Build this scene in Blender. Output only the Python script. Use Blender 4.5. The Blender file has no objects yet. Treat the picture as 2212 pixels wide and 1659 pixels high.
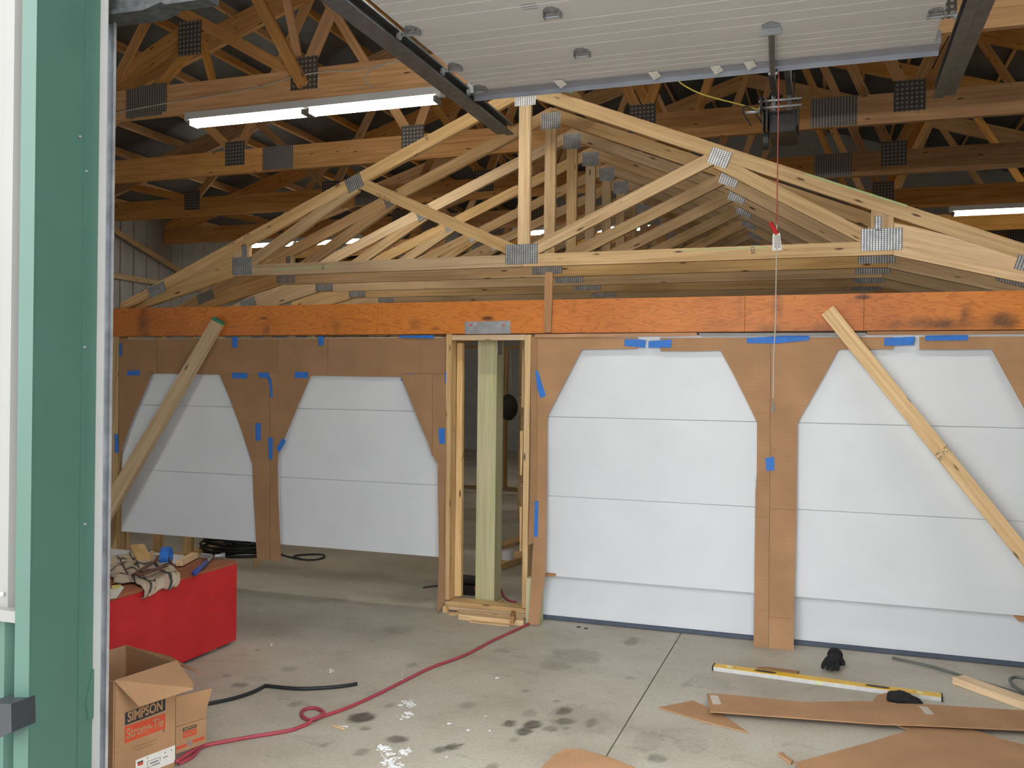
import bpy, bmesh, math, random
from mathutils import Vector, Matrix, noise
random.seed(7)
S = bpy.context.scene
COL = S.collection
rad = math.radians
V = Vector

# ------------------------------------------------------------------ camera, sky, sun, exposure
FPX, YAW, ROLL, CAMH = 1964.0, rad(19.3), 0.012, 1.59
W_, H_ = 2212.0, 1659.0
cd = bpy.data.cameras.new('camera'); cam = bpy.data.objects.new('camera', cd); COL.objects.link(cam)
cd.sensor_fit = 'HORIZONTAL'; cd.sensor_width = 36.0; cd.lens = 36.0 * FPX / W_
cd.clip_start = .05; cd.clip_end = 200
FW = V((-math.sin(YAW), math.cos(YAW), 0)); RT = V((math.cos(YAW), math.sin(YAW), 0)); UP = V((0, 0, 1))
cR, sR = math.cos(ROLL), math.sin(ROLL)
camx = RT * cR + UP * sR; camy = -RT * sR + UP * cR
cam.matrix_world = Matrix(((camx.x, camy.x, -FW.x, 0), (camx.y, camy.y, -FW.y, 0), (camx.z, camy.z, -FW.z, CAMH), (0, 0, 0, 1)))
S.camera = cam

wd = bpy.data.worlds.new('overcast_sky'); S.world = wd; wd.use_nodes = True
wn = wd.node_tree; wn.nodes.clear()
wo = wn.nodes.new('ShaderNodeOutputWorld'); wb = wn.nodes.new('ShaderNodeBackground')
wb.inputs['Color'].default_value = (.96, .98, 1.0, 1); wb.inputs['Strength'].default_value = 1.0
wn.links.new(wb.outputs[0], wo.inputs[0])
sl = bpy.data.lights.new('sun', 'SUN'); sl.energy = .45; sl.angle = rad(80); sl.color = (1, .98, .95)
sun = bpy.data.objects.new('sun', sl); COL.objects.link(sun)
sun.rotation_euler = (rad(62), 0, rad(-14))      # soft sun behind cloud, at the photographer's back
sun.location = (0, -5, 8)
S.view_settings.view_transform = 'Standard'; S.view_settings.look = 'None'
S.view_settings.exposure = 2.2; S.view_settings.gamma = 1.0; S.view_settings.use_curve_mapping = False

# ------------------------------------------------------------------ pixel -> point on a real plane
def ray(x, y):
    a = (x - 1106) / FPX; b = (829.5 - y) / FPX
    return FW + RT * (a * cR - b * sR) + UP * (a * sR + b * cR)
CAMP = V((0, 0, CAMH))
def PY(x, y, Y): r = ray(x, y); return CAMP + r * (Y / r.y)
def PX(x, y, X): r = ray(x, y); return CAMP + r * (X / r.x)
def PZ(x, y, Z=0.0): r = ray(x, y); return CAMP + r * ((Z - CAMH) / r.z)

# ------------------------------------------------------------------ materials
def mat(name):
    m = bpy.data.materials.new(name); m.use_nodes = True
    nt = m.node_tree; nt.nodes.clear()
    o = nt.nodes.new('ShaderNodeOutputMaterial'); b = nt.nodes.new('ShaderNodeBsdfPrincipled')
    nt.links.new(b.outputs[0], o.inputs[0])
    return m, nt, b
def nd(nt, t, **kw):
    n = nt.nodes.new(t)
    for k, v in kw.items():
        if k in n.inputs.keys(): n.inputs[k].default_value = v
        else: setattr(n, k, v)
    return n
def lk(nt, a, b): nt.links.new(a, b)
def c4(c): return (c[0], c[1], c[2], 1)
def ramp(nt, fac, stops):
    r = nt.nodes.new('ShaderNodeValToRGB'); e = r.color_ramp.elements
    while len(e) < len(stops): e.new(.5)
    for i, (p, c) in enumerate(stops): e[i].position = p; e[i].color = c4(c)
    lk(nt, fac, r.inputs[0]); return r
def mixc(nt, fac, a, b, mode='MIX'):
    n = nt.nodes.new('ShaderNodeMix'); n.data_type = 'RGBA'; n.blend_type = mode
    for s, v in ((n.inputs[0], fac), (n.inputs[6], a), (n.inputs[7], b)):
        if hasattr(v, 'is_output') or isinstance(v, bpy.types.NodeSocket): lk(nt, v, s)
        elif isinstance(v, (tuple, list)): s.default_value = c4(v)
        else: s.default_value = v
    return n.outputs[2]
def mth(nt, op, a, b=None):
    n = nt.nodes.new('ShaderNodeMath'); n.operation = op
    for s, v in ((n.inputs[0], a), (n.inputs[1], b)):
        if v is None: continue
        if isinstance(v, bpy.types.NodeSocket): lk(nt, v, s)
        else: s.default_value = v
    return n.outputs[0]

def simple(name, col, rough=.6, metal=0.0, nscale=0, namt=.12, bump=0.0, spec=None):
    m, nt, b = mat(name)
    b.inputs['Roughness'].default_value = rough; b.inputs['Metallic'].default_value = metal
    b.inputs['Base Color'].default_value = c4(col)
    if spec is not None: b.inputs['Specular IOR Level'].default_value = spec
    tc = nd(nt, 'ShaderNodeTexCoord'); nz = nd(nt, 'ShaderNodeTexNoise', Scale=nscale or 12.0, Detail=4.0)
    lk(nt, tc.outputs['Object'], nz.inputs['Vector'])
    lo = tuple(max(0, c * (1 - namt)) for c in col); hi = tuple(min(1, c * (1 + namt)) for c in col)
    r = ramp(nt, nz.outputs[0], [(.3, lo), (.7, hi)]); lk(nt, r.outputs[0], b.inputs['Base Color'])
    if bump:
        bp = nd(nt, 'ShaderNodeBump', Strength=bump, Distance=.004); lk(nt, nz.outputs[0], bp.inputs['Height']); lk(nt, bp.outputs[0], b.inputs['Normal'])
    return m

def wood(name, dark, light, knot=(.12, .06, .03), var=.16, knots=True, tint=None, gscale=26.0):
    m, nt, b = mat(name); b.inputs['Roughness'].default_value = .72; b.inputs['Specular IOR Level'].default_value = .25
    tc = nd(nt, 'ShaderNodeTexCoord'); oi = nd(nt, 'ShaderNodeObjectInfo')
    add = nt.nodes.new('ShaderNodeVectorMath'); add.operation = 'ADD'
    off = mth(nt, 'MULTIPLY', oi.outputs['Random'], 37.0); cx = nd(nt, 'ShaderNodeCombineXYZ')
    for i in range(3): lk(nt, off, cx.inputs[i])
    lk(nt, tc.outputs['Object'], add.inputs[0]); lk(nt, cx.outputs[0], add.inputs[1])
    mp = nd(nt, 'ShaderNodeMapping'); mp.inputs['Scale'].default_value = (.9, gscale, gscale); lk(nt, add.outputs[0], mp.inputs['Vector'])
    n1 = nd(nt, 'ShaderNodeTexNoise', Scale=1.6, Detail=5.0, Roughness=.6, Distortion=.6); lk(nt, mp.outputs[0], n1.inputs['Vector'])
    r1 = ramp(nt, n1.outputs[0], [(.3, dark), (.62, light)])
    mp2 = nd(nt, 'ShaderNodeMapping'); mp2.inputs['Scale'].default_value = (1.3, 5, 5); lk(nt, add.outputs[0], mp2.inputs['Vector'])
    n2 = nd(nt, 'ShaderNodeTexNoise', Scale=1.5, Detail=2.0); lk(nt, mp2.outputs[0], n2.inputs['Vector'])
    tn = ramp(nt, n2.outputs[0], [(.35, tint or (.84, .78, .72)), (.65, (1, 1, 1))])
    col = mixc(nt, .55, r1.outputs[0], tn.outputs[0], 'MULTIPLY')
    if knots:
        mp3 = nd(nt, 'ShaderNodeMapping'); mp3.inputs['Scale'].default_value = (3.4, 15, 15); lk(nt, add.outputs[0], mp3.inputs['Vector'])
        vo = nd(nt, 'ShaderNodeTexVoronoi', Scale=1.0); lk(nt, mp3.outputs[0], vo.inputs['Vector'])
        kr = ramp(nt, vo.outputs['Distance'], [(.06, (1, 1, 1)), (.13, (0, 0, 0))])
        col = mixc(nt, kr.outputs[0], col, knot)
    hv = nd(nt, 'ShaderNodeHueSaturation'); lk(nt, col, hv.inputs['Color'])
    lk(nt, mth(nt, 'ADD', mth(nt, 'MULTIPLY', oi.outputs['Random'], var * 2), 1 - var), hv.inputs['Value'])
    sat = mth(nt, 'FRACT', mth(nt, 'MULTIPLY', oi.outputs['Random'], 7.31))
    lk(nt, mth(nt, 'ADD', mth(nt, 'MULTIPLY', sat, .3), .85), hv.inputs['Saturation'])
    lk(nt, hv.outputs[0], b.inputs['Base Color'])
    bp = nd(nt, 'ShaderNodeBump', Strength=.12, Distance=.002); lk(nt, n1.outputs[0], bp.inputs['Height']); lk(nt, bp.outputs[0], b.inputs['Normal'])
    return m

M = {}
M['pine'] = wood('pale_pine', (.49, .315, .15), (.70, .50, .275))
M['pine2'] = wood('fresh_pine', (.58, .39, .20), (.80, .60, .36))
M['reddish'] = wood('reddish_wood', (.38, .20, .10), (.52, .30, .17))
M['barn'] = wood('aged_barn_pine', (.58, .29, .11), (.82, .48, .21), var=.14)
M['treated'] = wood('treated_green_pine', (.47, .44, .26), (.62, .57, .37), knot=(.25, .14, .06), var=.03, tint=(.80, .92, .68))
M['greenend'] = simple('green_end_paint', (.05, .30, .17), .6)
M['galv'] = simple('galvanised_steel', (.50, .52, .55), .42, .75, 20, .2)
M['galvdark'] = simple('shaded_galv_steel', (.17, .18, .19), .45, .7, 20, .2)  # galvanised steel with the overhead shade put into its colour
M['darkmetal'] = simple('dark_weathered_metal', (.028, .030, .030), .75, 0, 40, .6)
M['sackcloth'] = simple('dark_sackcloth', (.035, .033, .03), .9)
M['chrome'] = simple('zinc_hinge_steel', (.34, .35, .37), .45, .6, 20, .1)
M['black'] = simple('black_plastic', (.012, .012, .013), .5)
M['blackrub'] = simple('black_rubber', (.012, .015, .018), .55)
M['glove'] = simple('black_knit', (.012, .012, .014), .95, 0, 180, .5, .6)
M['white'] = simple('white_enamel', (.70, .735, .775), .45, 0, 3, .03)
M['raised'] = simple('white_raised_door', (.61, .605, .59), .5, 0, 2, .04)
M['strut'] = simple('grey_strut_steel', (.36, .38, .43), .45, .35, 8, .1)
M['tape'] = simple('blue_painters_tape', (.025, .17, .60), .6, 0, 30, .12)
M['clear'] = simple('clear_packing_tape', (.50, .42, .33), .18, 0, 30, .1)
M['seal'] = simple('blue_grey_seal', (.07, .09, .13), .6)
M['red'] = None
M['hose'] = simple('red_hose_rubber', (.38, .05, .075), .5)
M['greencable'] = simple('grey_cable', (.13, .14, .13), .6)
M['white_wire'] = simple('white_wire', (.62, .60, .52), .6)
M['yellow_wire'] = simple('yellow_wire', (.45, .36, .06), .6)
M['cord'] = simple('red_cord', (.35, .07, .06), .8)
M['string'] = simple('pale_string', (.55, .50, .42), .9)
M['redplastic'] = simple('red_plastic', (.55, .02, .02), .4)
M['paper'] = simple('white_paper', (.78, .77, .72), .8, 0, 40, .04)
M['yellow_paper'] = simple('yellow_paper', (.72, .62, .16), .8)
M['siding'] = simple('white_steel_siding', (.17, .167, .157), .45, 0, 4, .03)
M['green'] = simple('green_steel_trim', (.034, .086, .066), .45, 0, 5, .05)
M['vinyl'] = simple('white_vinyl_stop', (.24, .235, .23), .5, 0, 5, .05)
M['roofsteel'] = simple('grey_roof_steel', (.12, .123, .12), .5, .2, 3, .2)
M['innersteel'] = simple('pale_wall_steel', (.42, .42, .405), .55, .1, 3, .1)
M['ground'] = simple('pale_concrete_apron', (.55, .54, .51), .95, 0, 30, .25, .5)
M['yellow'] = simple('yellow_level_paint', (.78, .48, .02), .4)
M['silver'] = simple('silver_level_face', (.60, .60, .61), .45, .2, 30, .1)
M['ink'] = simple('black_ink', (.03, .03, .03), .8)
M['orange_ink'] = simple('orange_red_ink', (.60, .075, .03), .8)
M['grey_ink'] = simple('grey_ink', (.22, .22, .26), .8)
M['greyink_green'] = simple('green_grey_stamp_ink', (.20, .24, .14), .9)
M['pencil'] = simple('pencil_mark', (.25, .15, .07), .9)
M['greenchalk'] = simple('green_crayon', (.40, .50, .24), .9)
M['blueh'] = simple('blue_grip', (.03, .07, .35), .5)
M['brownstrap'] = simple('brown_leather', (.13, .045, .03), .6)
M['foam'] = simple('white_foam', (.85, .86, .88), .8)
M['vial'] = simple('level_vial', (.65, .70, .45), .2)

def cardboard(name, base, lines=260.0):
    m, nt, b = mat(name); b.inputs['Roughness'].default_value = .85; b.inputs['Specular IOR Level'].default_value = .15
    tc = nd(nt, 'ShaderNodeTexCoord'); nz = nd(nt, 'ShaderNodeTexNoise', Scale=5.0, Detail=5.0); lk(nt, tc.outputs['Object'], nz.inputs['Vector'])
    r = ramp(nt, nz.outputs[0], [(.3, tuple(c * .88 for c in base)), (.7, tuple(min(1, c * 1.1) for c in base))])
    wv = nd(nt, 'ShaderNodeTexWave', Scale=lines / 20.0, Distortion=.3); wv.bands_direction = 'X'; lk(nt, tc.outputs['Object'], wv.inputs['Vector'])
    col = mixc(nt, mth(nt, 'MULTIPLY', wv.outputs['Fac'], .07), r.outputs[0], tuple(c * .6 for c in base))
    lk(nt, col, b.inputs['Base Color'])
    bp = nd(nt, 'ShaderNodeBump', Strength=.15, Distance=.001); lk(nt, wv.outputs['Fac'], bp.inputs['Height']); lk(nt, bp.outputs[0], b.inputs['Normal'])
    return m
M['card'] = cardboard('brown_cardboard', (.37, .215, .115))
M['card2'] = cardboard('tan_cardboard', (.43, .25, .135))
M['card_in'] = cardboard('cardboard_lining', (.32, .18, .095))

def plate_mat():
    m, nt, b = mat('punched_galvanised_plate'); b.inputs['Roughness'].default_value = .4; b.inputs['Metallic'].default_value = .6
    tc = nd(nt, 'ShaderNodeTexCoord'); sx = nd(nt, 'ShaderNodeSeparateXYZ'); lk(nt, tc.outputs['Object'], sx.inputs[0])
    def tri(sock, per, off=0.0):
        return mth(nt, 'FRACT', mth(nt, 'ADD', mth(nt, 'DIVIDE', sock, per), off))
    fx = tri(sx.outputs[0], .0165, .25); fz = tri(sx.outputs[2], .012)
    sl_ = mth(nt, 'MULTIPLY', mth(nt, 'LESS_THAN', fx, .42), mth(nt, 'LESS_THAN', fz, .72))
    nz = nd(nt, 'ShaderNodeTexNoise', Scale=18.0, Detail=3.0); lk(nt, tc.outputs['Object'], nz.inputs['Vector'])
    r = ramp(nt, nz.outputs[0], [(.3, (.36, .37, .39)), (.7, (.60, .61, .63))])
    lk(nt, mixc(nt, sl_, r.outputs[0], (.05, .05, .05)), b.inputs['Base Color'])
    lk(nt, mth(nt, 'MULTIPLY', mth(nt, 'SUBTRACT', 1.0, sl_), .6), b.inputs['Metallic'])
    bp = nd(nt, 'ShaderNodeBump', Strength=.6, Distance=.002); bp.invert = True; lk(nt, sl_, bp.inputs['Height']); lk(nt, bp.outputs[0], b.inputs['Normal'])
    return m
M['plate'] = plate_mat()
def dot_plate():
    m, nt, b = mat('dimpled_galvanised_plate'); b.inputs['Roughness'].default_value = .45; b.inputs['Metallic'].default_value = .5
    tc = nd(nt, 'ShaderNodeTexCoord'); sx = nd(nt, 'ShaderNodeSeparateXYZ'); lk(nt, tc.outputs['Object'], sx.inputs[0])
    fx = mth(nt, 'SUBTRACT', mth(nt, 'FRACT', mth(nt, 'DIVIDE', sx.outputs[0], .04)), .5)
    fz = mth(nt, 'SUBTRACT', mth(nt, 'FRACT', mth(nt, 'DIVIDE', sx.outputs[2], .04)), .5)
    d = mth(nt, 'ADD', mth(nt, 'MULTIPLY', fx, fx), mth(nt, 'MULTIPLY', fz, fz))
    r = ramp(nt, d, [(.07, (.46, .45, .42)), (.10, (.15, .145, .135))])
    lk(nt, r.outputs[0], b.inputs['Base Color']); return m
M['dotplate'] = dot_plate()
def stripe_plate():
    m, nt, b = mat('ribbed_splice_plate'); b.inputs['Roughness'].default_value = .45; b.inputs['Metallic'].default_value = .4
    tc = nd(nt, 'ShaderNodeTexCoord'); sx = nd(nt, 'ShaderNodeSeparateXYZ'); lk(nt, tc.outputs['Object'], sx.inputs[0])
    fx = mth(nt, 'FRACT', mth(nt, 'DIVIDE', sx.outputs[0], .026)); fz = mth(nt, 'FRACT', mth(nt, 'DIVIDE', sx.outputs[2], .02))
    s = mth(nt, 'MULTIPLY', mth(nt, 'LESS_THAN', fx, .45), mth(nt, 'LESS_THAN', fz, .75))
    lk(nt, mixc(nt, s, (.38, .375, .36), (.10, .09, .075)), b.inputs['Base Color']); return m
M['splice'] = stripe_plate()

def lvl():
    m, nt, b = mat('orange_veneer_beam'); b.inputs['Roughness'].default_value = .5
    tc = nd(nt, 'ShaderNodeTexCoord')
    mp = nd(nt, 'ShaderNodeMapping'); mp.inputs['Scale'].default_value = (1.6, 8, 8); lk(nt, tc.outputs['Object'], mp.inputs['Vector'])
    n0 = nd(nt, 'ShaderNodeTexNoise', Scale=1.3, Detail=3.0); lk(nt, mp.outputs[0], n0.inputs['Vector'])
    bands = mth(nt, 'FRACT', mth(nt, 'MULTIPLY', n0.outputs[0], 13.0))
    r = ramp(nt, bands, [(.0, (.52, .155, .022)), (.25, (.66, .215, .034)), (.9, (.71, .245, .042)), (1.0, (.52, .155, .022))])
    n2 = nd(nt, 'ShaderNodeTexNoise', Scale=1.1, Detail=3.0); lk(nt, tc.outputs['Object'], n2.inputs['Vector'])
    t = ramp(nt, n2.outputs[0], [(.3, (.72, .62, .55)), (.6, (1, 1, 1))])
    col = mixc(nt, .8, r.outputs[0], t.outputs[0], 'MULTIPLY')
    mp3 = nd(nt, 'ShaderNodeMapping'); mp3.inputs['Scale'].default_value = (1.7, 6, 5); mp3.inputs['Location'].default_value = (.3, 0, .2); lk(nt, tc.outputs['Object'], mp3.inputs['Vector'])
    vo = nd(nt, 'ShaderNodeTexVoronoi', Scale=1.0); lk(nt, mp3.outputs[0], vo.inputs['Vector'])
    kr = ramp(nt, vo.outputs['Distance'], [(.05, (1, 1, 1)), (.10, (0, 0, 0))])
    col = mixc(nt, kr.outputs[0], col, (.16, .05, .015))
    at = nd(nt, 'ShaderNodeAttribute', attribute_name='stain')       # water stains on the veneer
    n3 = nd(nt, 'ShaderNodeTexNoise', Scale=22.0, Detail=4.0); lk(nt, tc.outputs['Object'], n3.inputs['Vector'])
    sf = mth(nt, 'MULTIPLY', at.outputs['Fac'], mth(nt, 'ADD', mth(nt, 'MULTIPLY', n3.outputs[0], 1.2), .25)); sf = mth(nt, 'MINIMUM', sf, .85)
    lk(nt, mixc(nt, sf, col, (.10, .045, .02)), b.inputs['Base Color'])
    return m
M['lvl'] = lvl()

def concrete():
    m, nt, b = mat('stained_concrete'); b.inputs['Roughness'].default_value = .62; b.inputs['Specular IOR Level'].default_value = .35
    tc = nd(nt, 'ShaderNodeTexCoord')
    n1 = nd(nt, 'ShaderNodeTexNoise', Scale=1.1, Detail=6.0, Roughness=.62); lk(nt, tc.outputs['Object'], n1.inputs['Vector'])
    r1 = ramp(nt, n1.outputs[0], [(.3, (.38, .345, .28)), (.5, (.50, .465, .39)), (.7, (.57, .545, .475))])
    n2 = nd(nt, 'ShaderNodeTexNoise', Scale=60.0, Detail=3.0); lk(nt, tc.outputs['Object'], n2.inputs['Vector'])
    r2 = ramp(nt, n2.outputs[0], [(.3, (.86, .86, .86)), (.7, (1.08, 1.08, 1.08))])
    col = mixc(nt, .8, r1.outputs[0], r2.outputs[0], 'MULTIPLY')
    mp = nd(nt, 'ShaderNodeMapping'); mp.inputs['Scale'].default_value = (3.2, 5.5, 1); lk(nt, tc.outputs['Object'], mp.inputs['Vector'])
    n4 = nd(nt, 'ShaderNodeTexNoise', Scale=1.5, Detail=6.0, Roughness=.7, Distortion=.8); lk(nt, mp.outputs[0], n4.inputs['Vector'])
    sm = ramp(nt, n4.outputs[0], [(.56, (0, 0, 0)), (.74, (1, 1, 1))])
    col = mixc(nt, mth(nt, 'MULTIPLY', sm.outputs[0], .45), col, (.17, .14, .105))
    at = nd(nt, 'ShaderNodeAttribute', attribute_name='stain')
    n3 = nd(nt, 'ShaderNodeTexNoise', Scale=26.0, Detail=4.0); lk(nt, tc.outputs['Object'], n3.inputs['Vector'])
    sf = mth(nt, 'MULTIPLY', at.outputs['Fac'], mth(nt, 'ADD', mth(nt, 'MULTIPLY', n3.outputs[0], .9), .5)); sf = mth(nt, 'MINIMUM', sf, .9)
    col = mixc(nt, sf, col, (.075, .065, .05))
    lk(nt, col, b.inputs['Base Color'])
    bp = nd(nt, 'ShaderNodeBump', Strength=.12, Distance=.003); lk(nt, n2.outputs[0], bp.inputs['Height']); lk(nt, bp.outputs[0], b.inputs['Normal'])
    return m
M['concrete'] = concrete()

def redpaint():
    m, nt, b = mat('red_painted_wood'); b.inputs['Roughness'].default_value = .5
    tc = nd(nt, 'ShaderNodeTexCoord'); mp = nd(nt, 'ShaderNodeMapping'); mp.inputs['Scale'].default_value = (3, 3, 38); lk(nt, tc.outputs['Object'], mp.inputs['Vector'])
    n = nd(nt, 'ShaderNodeTexNoise', Scale=2.0, Detail=4.0, Distortion=.4); lk(nt, mp.outputs[0], n.inputs['Vector'])
    r = ramp(nt, n.outputs[0], [(.3, (.56, .014, .02)), (.7, (.68, .022, .03))]); lk(nt, r.outputs[0], b.inputs['Base Color'])
    bp = nd(nt, 'ShaderNodeBump', Strength=.5, Distance=.004); lk(nt, n.outputs[0], bp.inputs['Height']); lk(nt, bp.outputs[0], b.inputs['Normal']); return m
M['red'] = redpaint()
M['redtop'] = wood('worn_red_top', (.30, .10, .05), (.40, .16, .08), knots=False, var=.02)

def plaid():
    m, nt, b = mat('tan_plaid_cloth'); b.inputs['Roughness'].default_value = .95
    tc = nd(nt, 'ShaderNodeTexCoord'); sx = nd(nt, 'ShaderNodeSeparateXYZ'); lk(nt, tc.outputs['UV'], sx.inputs[0])
    col = (.56, .47, .35)
    for ax, per, off, w, c, f in ((0, .2, .1, .28, (.40, .21, .17), .5), (1, .27, .3, .28, (.40, .21, .17), .45), (0, .2, .0, .11, (.02, .05, .05), .95), (1, .27, .15, .09, (.02, .05, .05), .95)):
        fr = mth(nt, 'FRACT', mth(nt, 'ADD', mth(nt, 'DIVIDE', sx.outputs[ax], per), off))
        col = mixc(nt, mth(nt, 'MULTIPLY', mth(nt, 'LESS_THAN', fr, w), f), col, c)
    lk(nt, col, b.inputs['Base Color']); return m
M['plaid'] = plaid()

def emis(name, col, s):
    m, nt, b = mat(name); b.inputs['Base Color'].default_value = c4((.9, .9, .9))
    b.inputs['Emission Color'].default_value = c4(col); b.inputs['Emission Strength'].default_value = s
    return m
M['tube'] = emis('fluorescent_tube', (1.0, .95, .82), 7.5)

# ------------------------------------------------------------------ mesh helpers
WM = {}
def put(o, parent):
    COL.objects.link(o); w = o.matrix_basis.copy()
    if parent is not None:
        o.parent = parent
        o.matrix_basis = WM.get(parent.name, Matrix()).inverted() @ w
    WM[o.name] = w
    return o
def mk(name, verts, faces, m, parent=None, mw=None, smooth=False):
    me = bpy.data.meshes.new(name); me.from_pydata([tuple(v) for v in verts], [], faces); me.update()
    if isinstance(m, str): m = M[m]
    me.materials.append(m)
    bm = bmesh.new(); bm.from_mesh(me); bmesh.ops.recalc_face_normals(bm, faces=bm.faces); bm.to_mesh(me); bm.free()
    if smooth:
        for p in me.polygons: p.use_smooth = True
    o = bpy.data.objects.new(name, me)
    if mw is not None: o.matrix_basis = mw
    return put(o, parent)
def tag(o, label, cat, group=None, kind=None):
    o['label'] = label; o['category'] = cat
    if group: o['group'] = group
    o['kind'] = kind or 'thing'
    return o
def thing(name, loc, label, cat, group=None, kind=None):
    o = bpy.data.objects.new(name, None); o.empty_display_size = .1; o.location = loc; COL.objects.link(o); WM[o.name] = Matrix.Translation(V(loc))
    return tag(o, label, cat, group, kind)
def frame(o, xd, yd):
    x = V(xd).normalized(); y = V(yd); y = (y - x * y.dot(x)).normalized(); z = x.cross(y)
    return Matrix(((x.x, y.x, z.x, o.x), (x.y, y.y, z.y, o.y), (x.z, y.z, z.z, o.z), (0, 0, 0, 1)))
def prism(name, pts, ext, m, parent=None, xd=None, smooth=False):
    """outline pts (3D, roughly coplanar) extruded by vector ext; grain along xd"""
    pts = [V(p) for p in pts]; ext = V(ext)
    if xd is None:
        xd = max(((pts[(i + 1) % len(pts)] - pts[i]) for i in range(len(pts))), key=lambda v: v.length)
    c = sum(pts, V((0, 0, 0))) / len(pts)
    yd = ext
    if abs(V(xd).normalized().dot(ext.normalized())) > .98: yd = max(((pts[(i + 1) % len(pts)] - pts[i]) for i in range(len(pts))), key=lambda v: v.length)
    F = frame(c, xd, yd); Fi = F.inverted(); n = len(pts)
    vs = [Fi @ p for p in pts] + [Fi @ (p + ext) for p in pts]
    fs = [list(range(n)), list(range(2 * n - 1, n - 1, -1))] + [[i, (i + 1) % n, n + (i + 1) % n, n + i] for i in range(n)]
    return mk(name, vs, fs, m, parent, F, smooth)
def bar(name, a, b, w, t, m, parent=None, up=(0, 0, 1)):
    """board from a to b, width w along 'up' (made square to the axis), thickness t"""
    a, b = V(a), V(b); x = (b - a).normalized(); u = V(up); u = (u - x * u.dot(x)).normalized(); s = x.cross(u)
    h = u * w / 2
    return prism(name, [a - h - s * t / 2, b - h - s * t / 2, b + h - s * t / 2, a + h - s * t / 2], s * t, m, parent, b - a)
def box(name, x0, x1, y0, y1, z0, z1, m, parent=None, xd=None):
    pts = [(x0, y0, z0), (x1, y0, z0), (x1, y0, z1), (x0, y0, z1)]
    return prism(name, pts, (0, y1 - y0, 0), m, parent, xd)
class MB:
    def __init__(s): s.v = []; s.f = []
    def box(s, x0, x1, y0, y1, z0, z1):
        n = len(s.v); s.v += [V(p) for p in ((x0, y0, z0), (x1, y0, z0), (x1, y1, z0), (x0, y1, z0), (x0, y0, z1), (x1, y0, z1), (x1, y1, z1), (x0, y1, z1))]
        s.f += [[n + i for i in q] for q in ((0, 3, 2, 1), (4, 5, 6, 7), (0, 1, 5, 4), (1, 2, 6, 5), (2, 3, 7, 6), (3, 0, 4, 7))]; return s
    def cyl(s, a, b, r, k=12, r2=None, cap=True):
        a, b = V(a), V(b); d = (b - a).normalized(); u = d.orthogonal().normalized(); w = d.cross(u); n = len(s.v); r2 = r if r2 is None else r2
        for p, q in ((a, r), (b, r2)):
            for i in range(k):
                t = 2 * math.pi * i / k; s.v.append(p + u * (q * math.cos(t)) + w * (q * math.sin(t)))
        s.f += [[n + i, n + (i + 1) % k, n + k + (i + 1) % k, n + k + i] for i in range(k)]
        if cap: s.f += [[n + i for i in range(k)][::-1], [n + k + i for i in range(k)]]
        return s
    def tube(s, pts, r, k=8, closed=False):
        pts = [V(p) for p in pts]; n0 = len(s.v); N = len(pts); prev = None
        for i, p in enumerate(pts):
            d = (pts[min(i + 1, N - 1)] - pts[max(i - 1, 0)])
            if closed: d = pts[(i + 1) % N] - pts[(i - 1) % N]
            d = d.normalized() if d.length > 1e-9 else V((1, 0, 0))
            u = (prev - d * prev.dot(d)) if prev is not None else d.orthogonal()
            u = u.normalized() if u.length > 1e-6 else d.orthogonal().normalized()
            prev = u; w = d.cross(u)
            for j in range(k):
                t = 2 * math.pi * j / k; s.v.append(p + u * (r * math.cos(t)) + w * (r * math.sin(t)))
        for i in range(N if closed else N - 1):
            a = n0 + i * k; b = n0 + ((i + 1) % N) * k
            s.f += [[a + j, a + (j + 1) % k, b + (j + 1) % k, b + j] for j in range(k)]
        if not closed: s.f += [[n0 + j for j in range(k)][::-1], [n0 + (N - 1) * k + j for j in range(k)]]
        return s
    def sphere(s, c, rx, ry, rz, k=10, rows=7):
        c = V(c); n = len(s.v); s.v.append(c + V((0, 0, -rz)))
        for i in range(1, rows):
            ph = -math.pi / 2 + math.pi * i / rows
            for j in range(k):
                t = 2 * math.pi * j / k; s.v.append(c + V((rx * math.cos(ph) * math.cos(t), ry * math.cos(ph) * math.sin(t), rz * math.sin(ph))))
        s.v.append(c + V((0, 0, rz))); top = len(s.v) - 1
        for j in range(k): s.f.append([n, n + 1 + (j + 1) % k, n + 1 + j])
        for i in range(rows - 2):
            a = n + 1 + i * k
            for j in range(k): s.f.append([a + j, a + (j + 1) % k, a + k + (j + 1) % k, a + k + j])
        a = n + 1 + (rows - 2) * k
        for j in range(k): s.f.append([a + j, a + (j + 1) % k, top])
        return s
    def poly(s, pts, ext):
        n = len(s.v); k = len(pts); ext = V(ext); s.v += [V(p) for p in pts] + [V(p) + ext for p in pts]
        s.f += [[n + i for i in range(k)], [n + k + i for i in range(k)][::-1]] + [[n + i, n + (i + 1) % k, n + k + (i + 1) % k, n + k + i] for i in range(k)]; return s
    def build(s, name, m, parent=None, smooth=False, loc=None):
        c = V(loc) if loc is not None else sum(s.v, V((0, 0, 0))) / len(s.v)
        return mk(name, [v - c for v in s.v], s.f, m, parent, Matrix.Translation(c), smooth)
def spline(pts, n=10):
    pts = [V(p) for p in pts]; out = []; P = [pts[0]] + pts + [pts[-1]]
    for i in range(1, len(P) - 2):
        for k in range(n):
            t = k / n; a, b, c, d = P[i - 1], P[i], P[i + 1], P[i + 2]
            out.append(.5 * ((2 * b) + (c - a) * t + (2 * a - 5 * b + 4 * c - d) * t * t + (3 * b - a - 3 * c + d) * t ** 3))
    out.append(pts[-1]); return out
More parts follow.
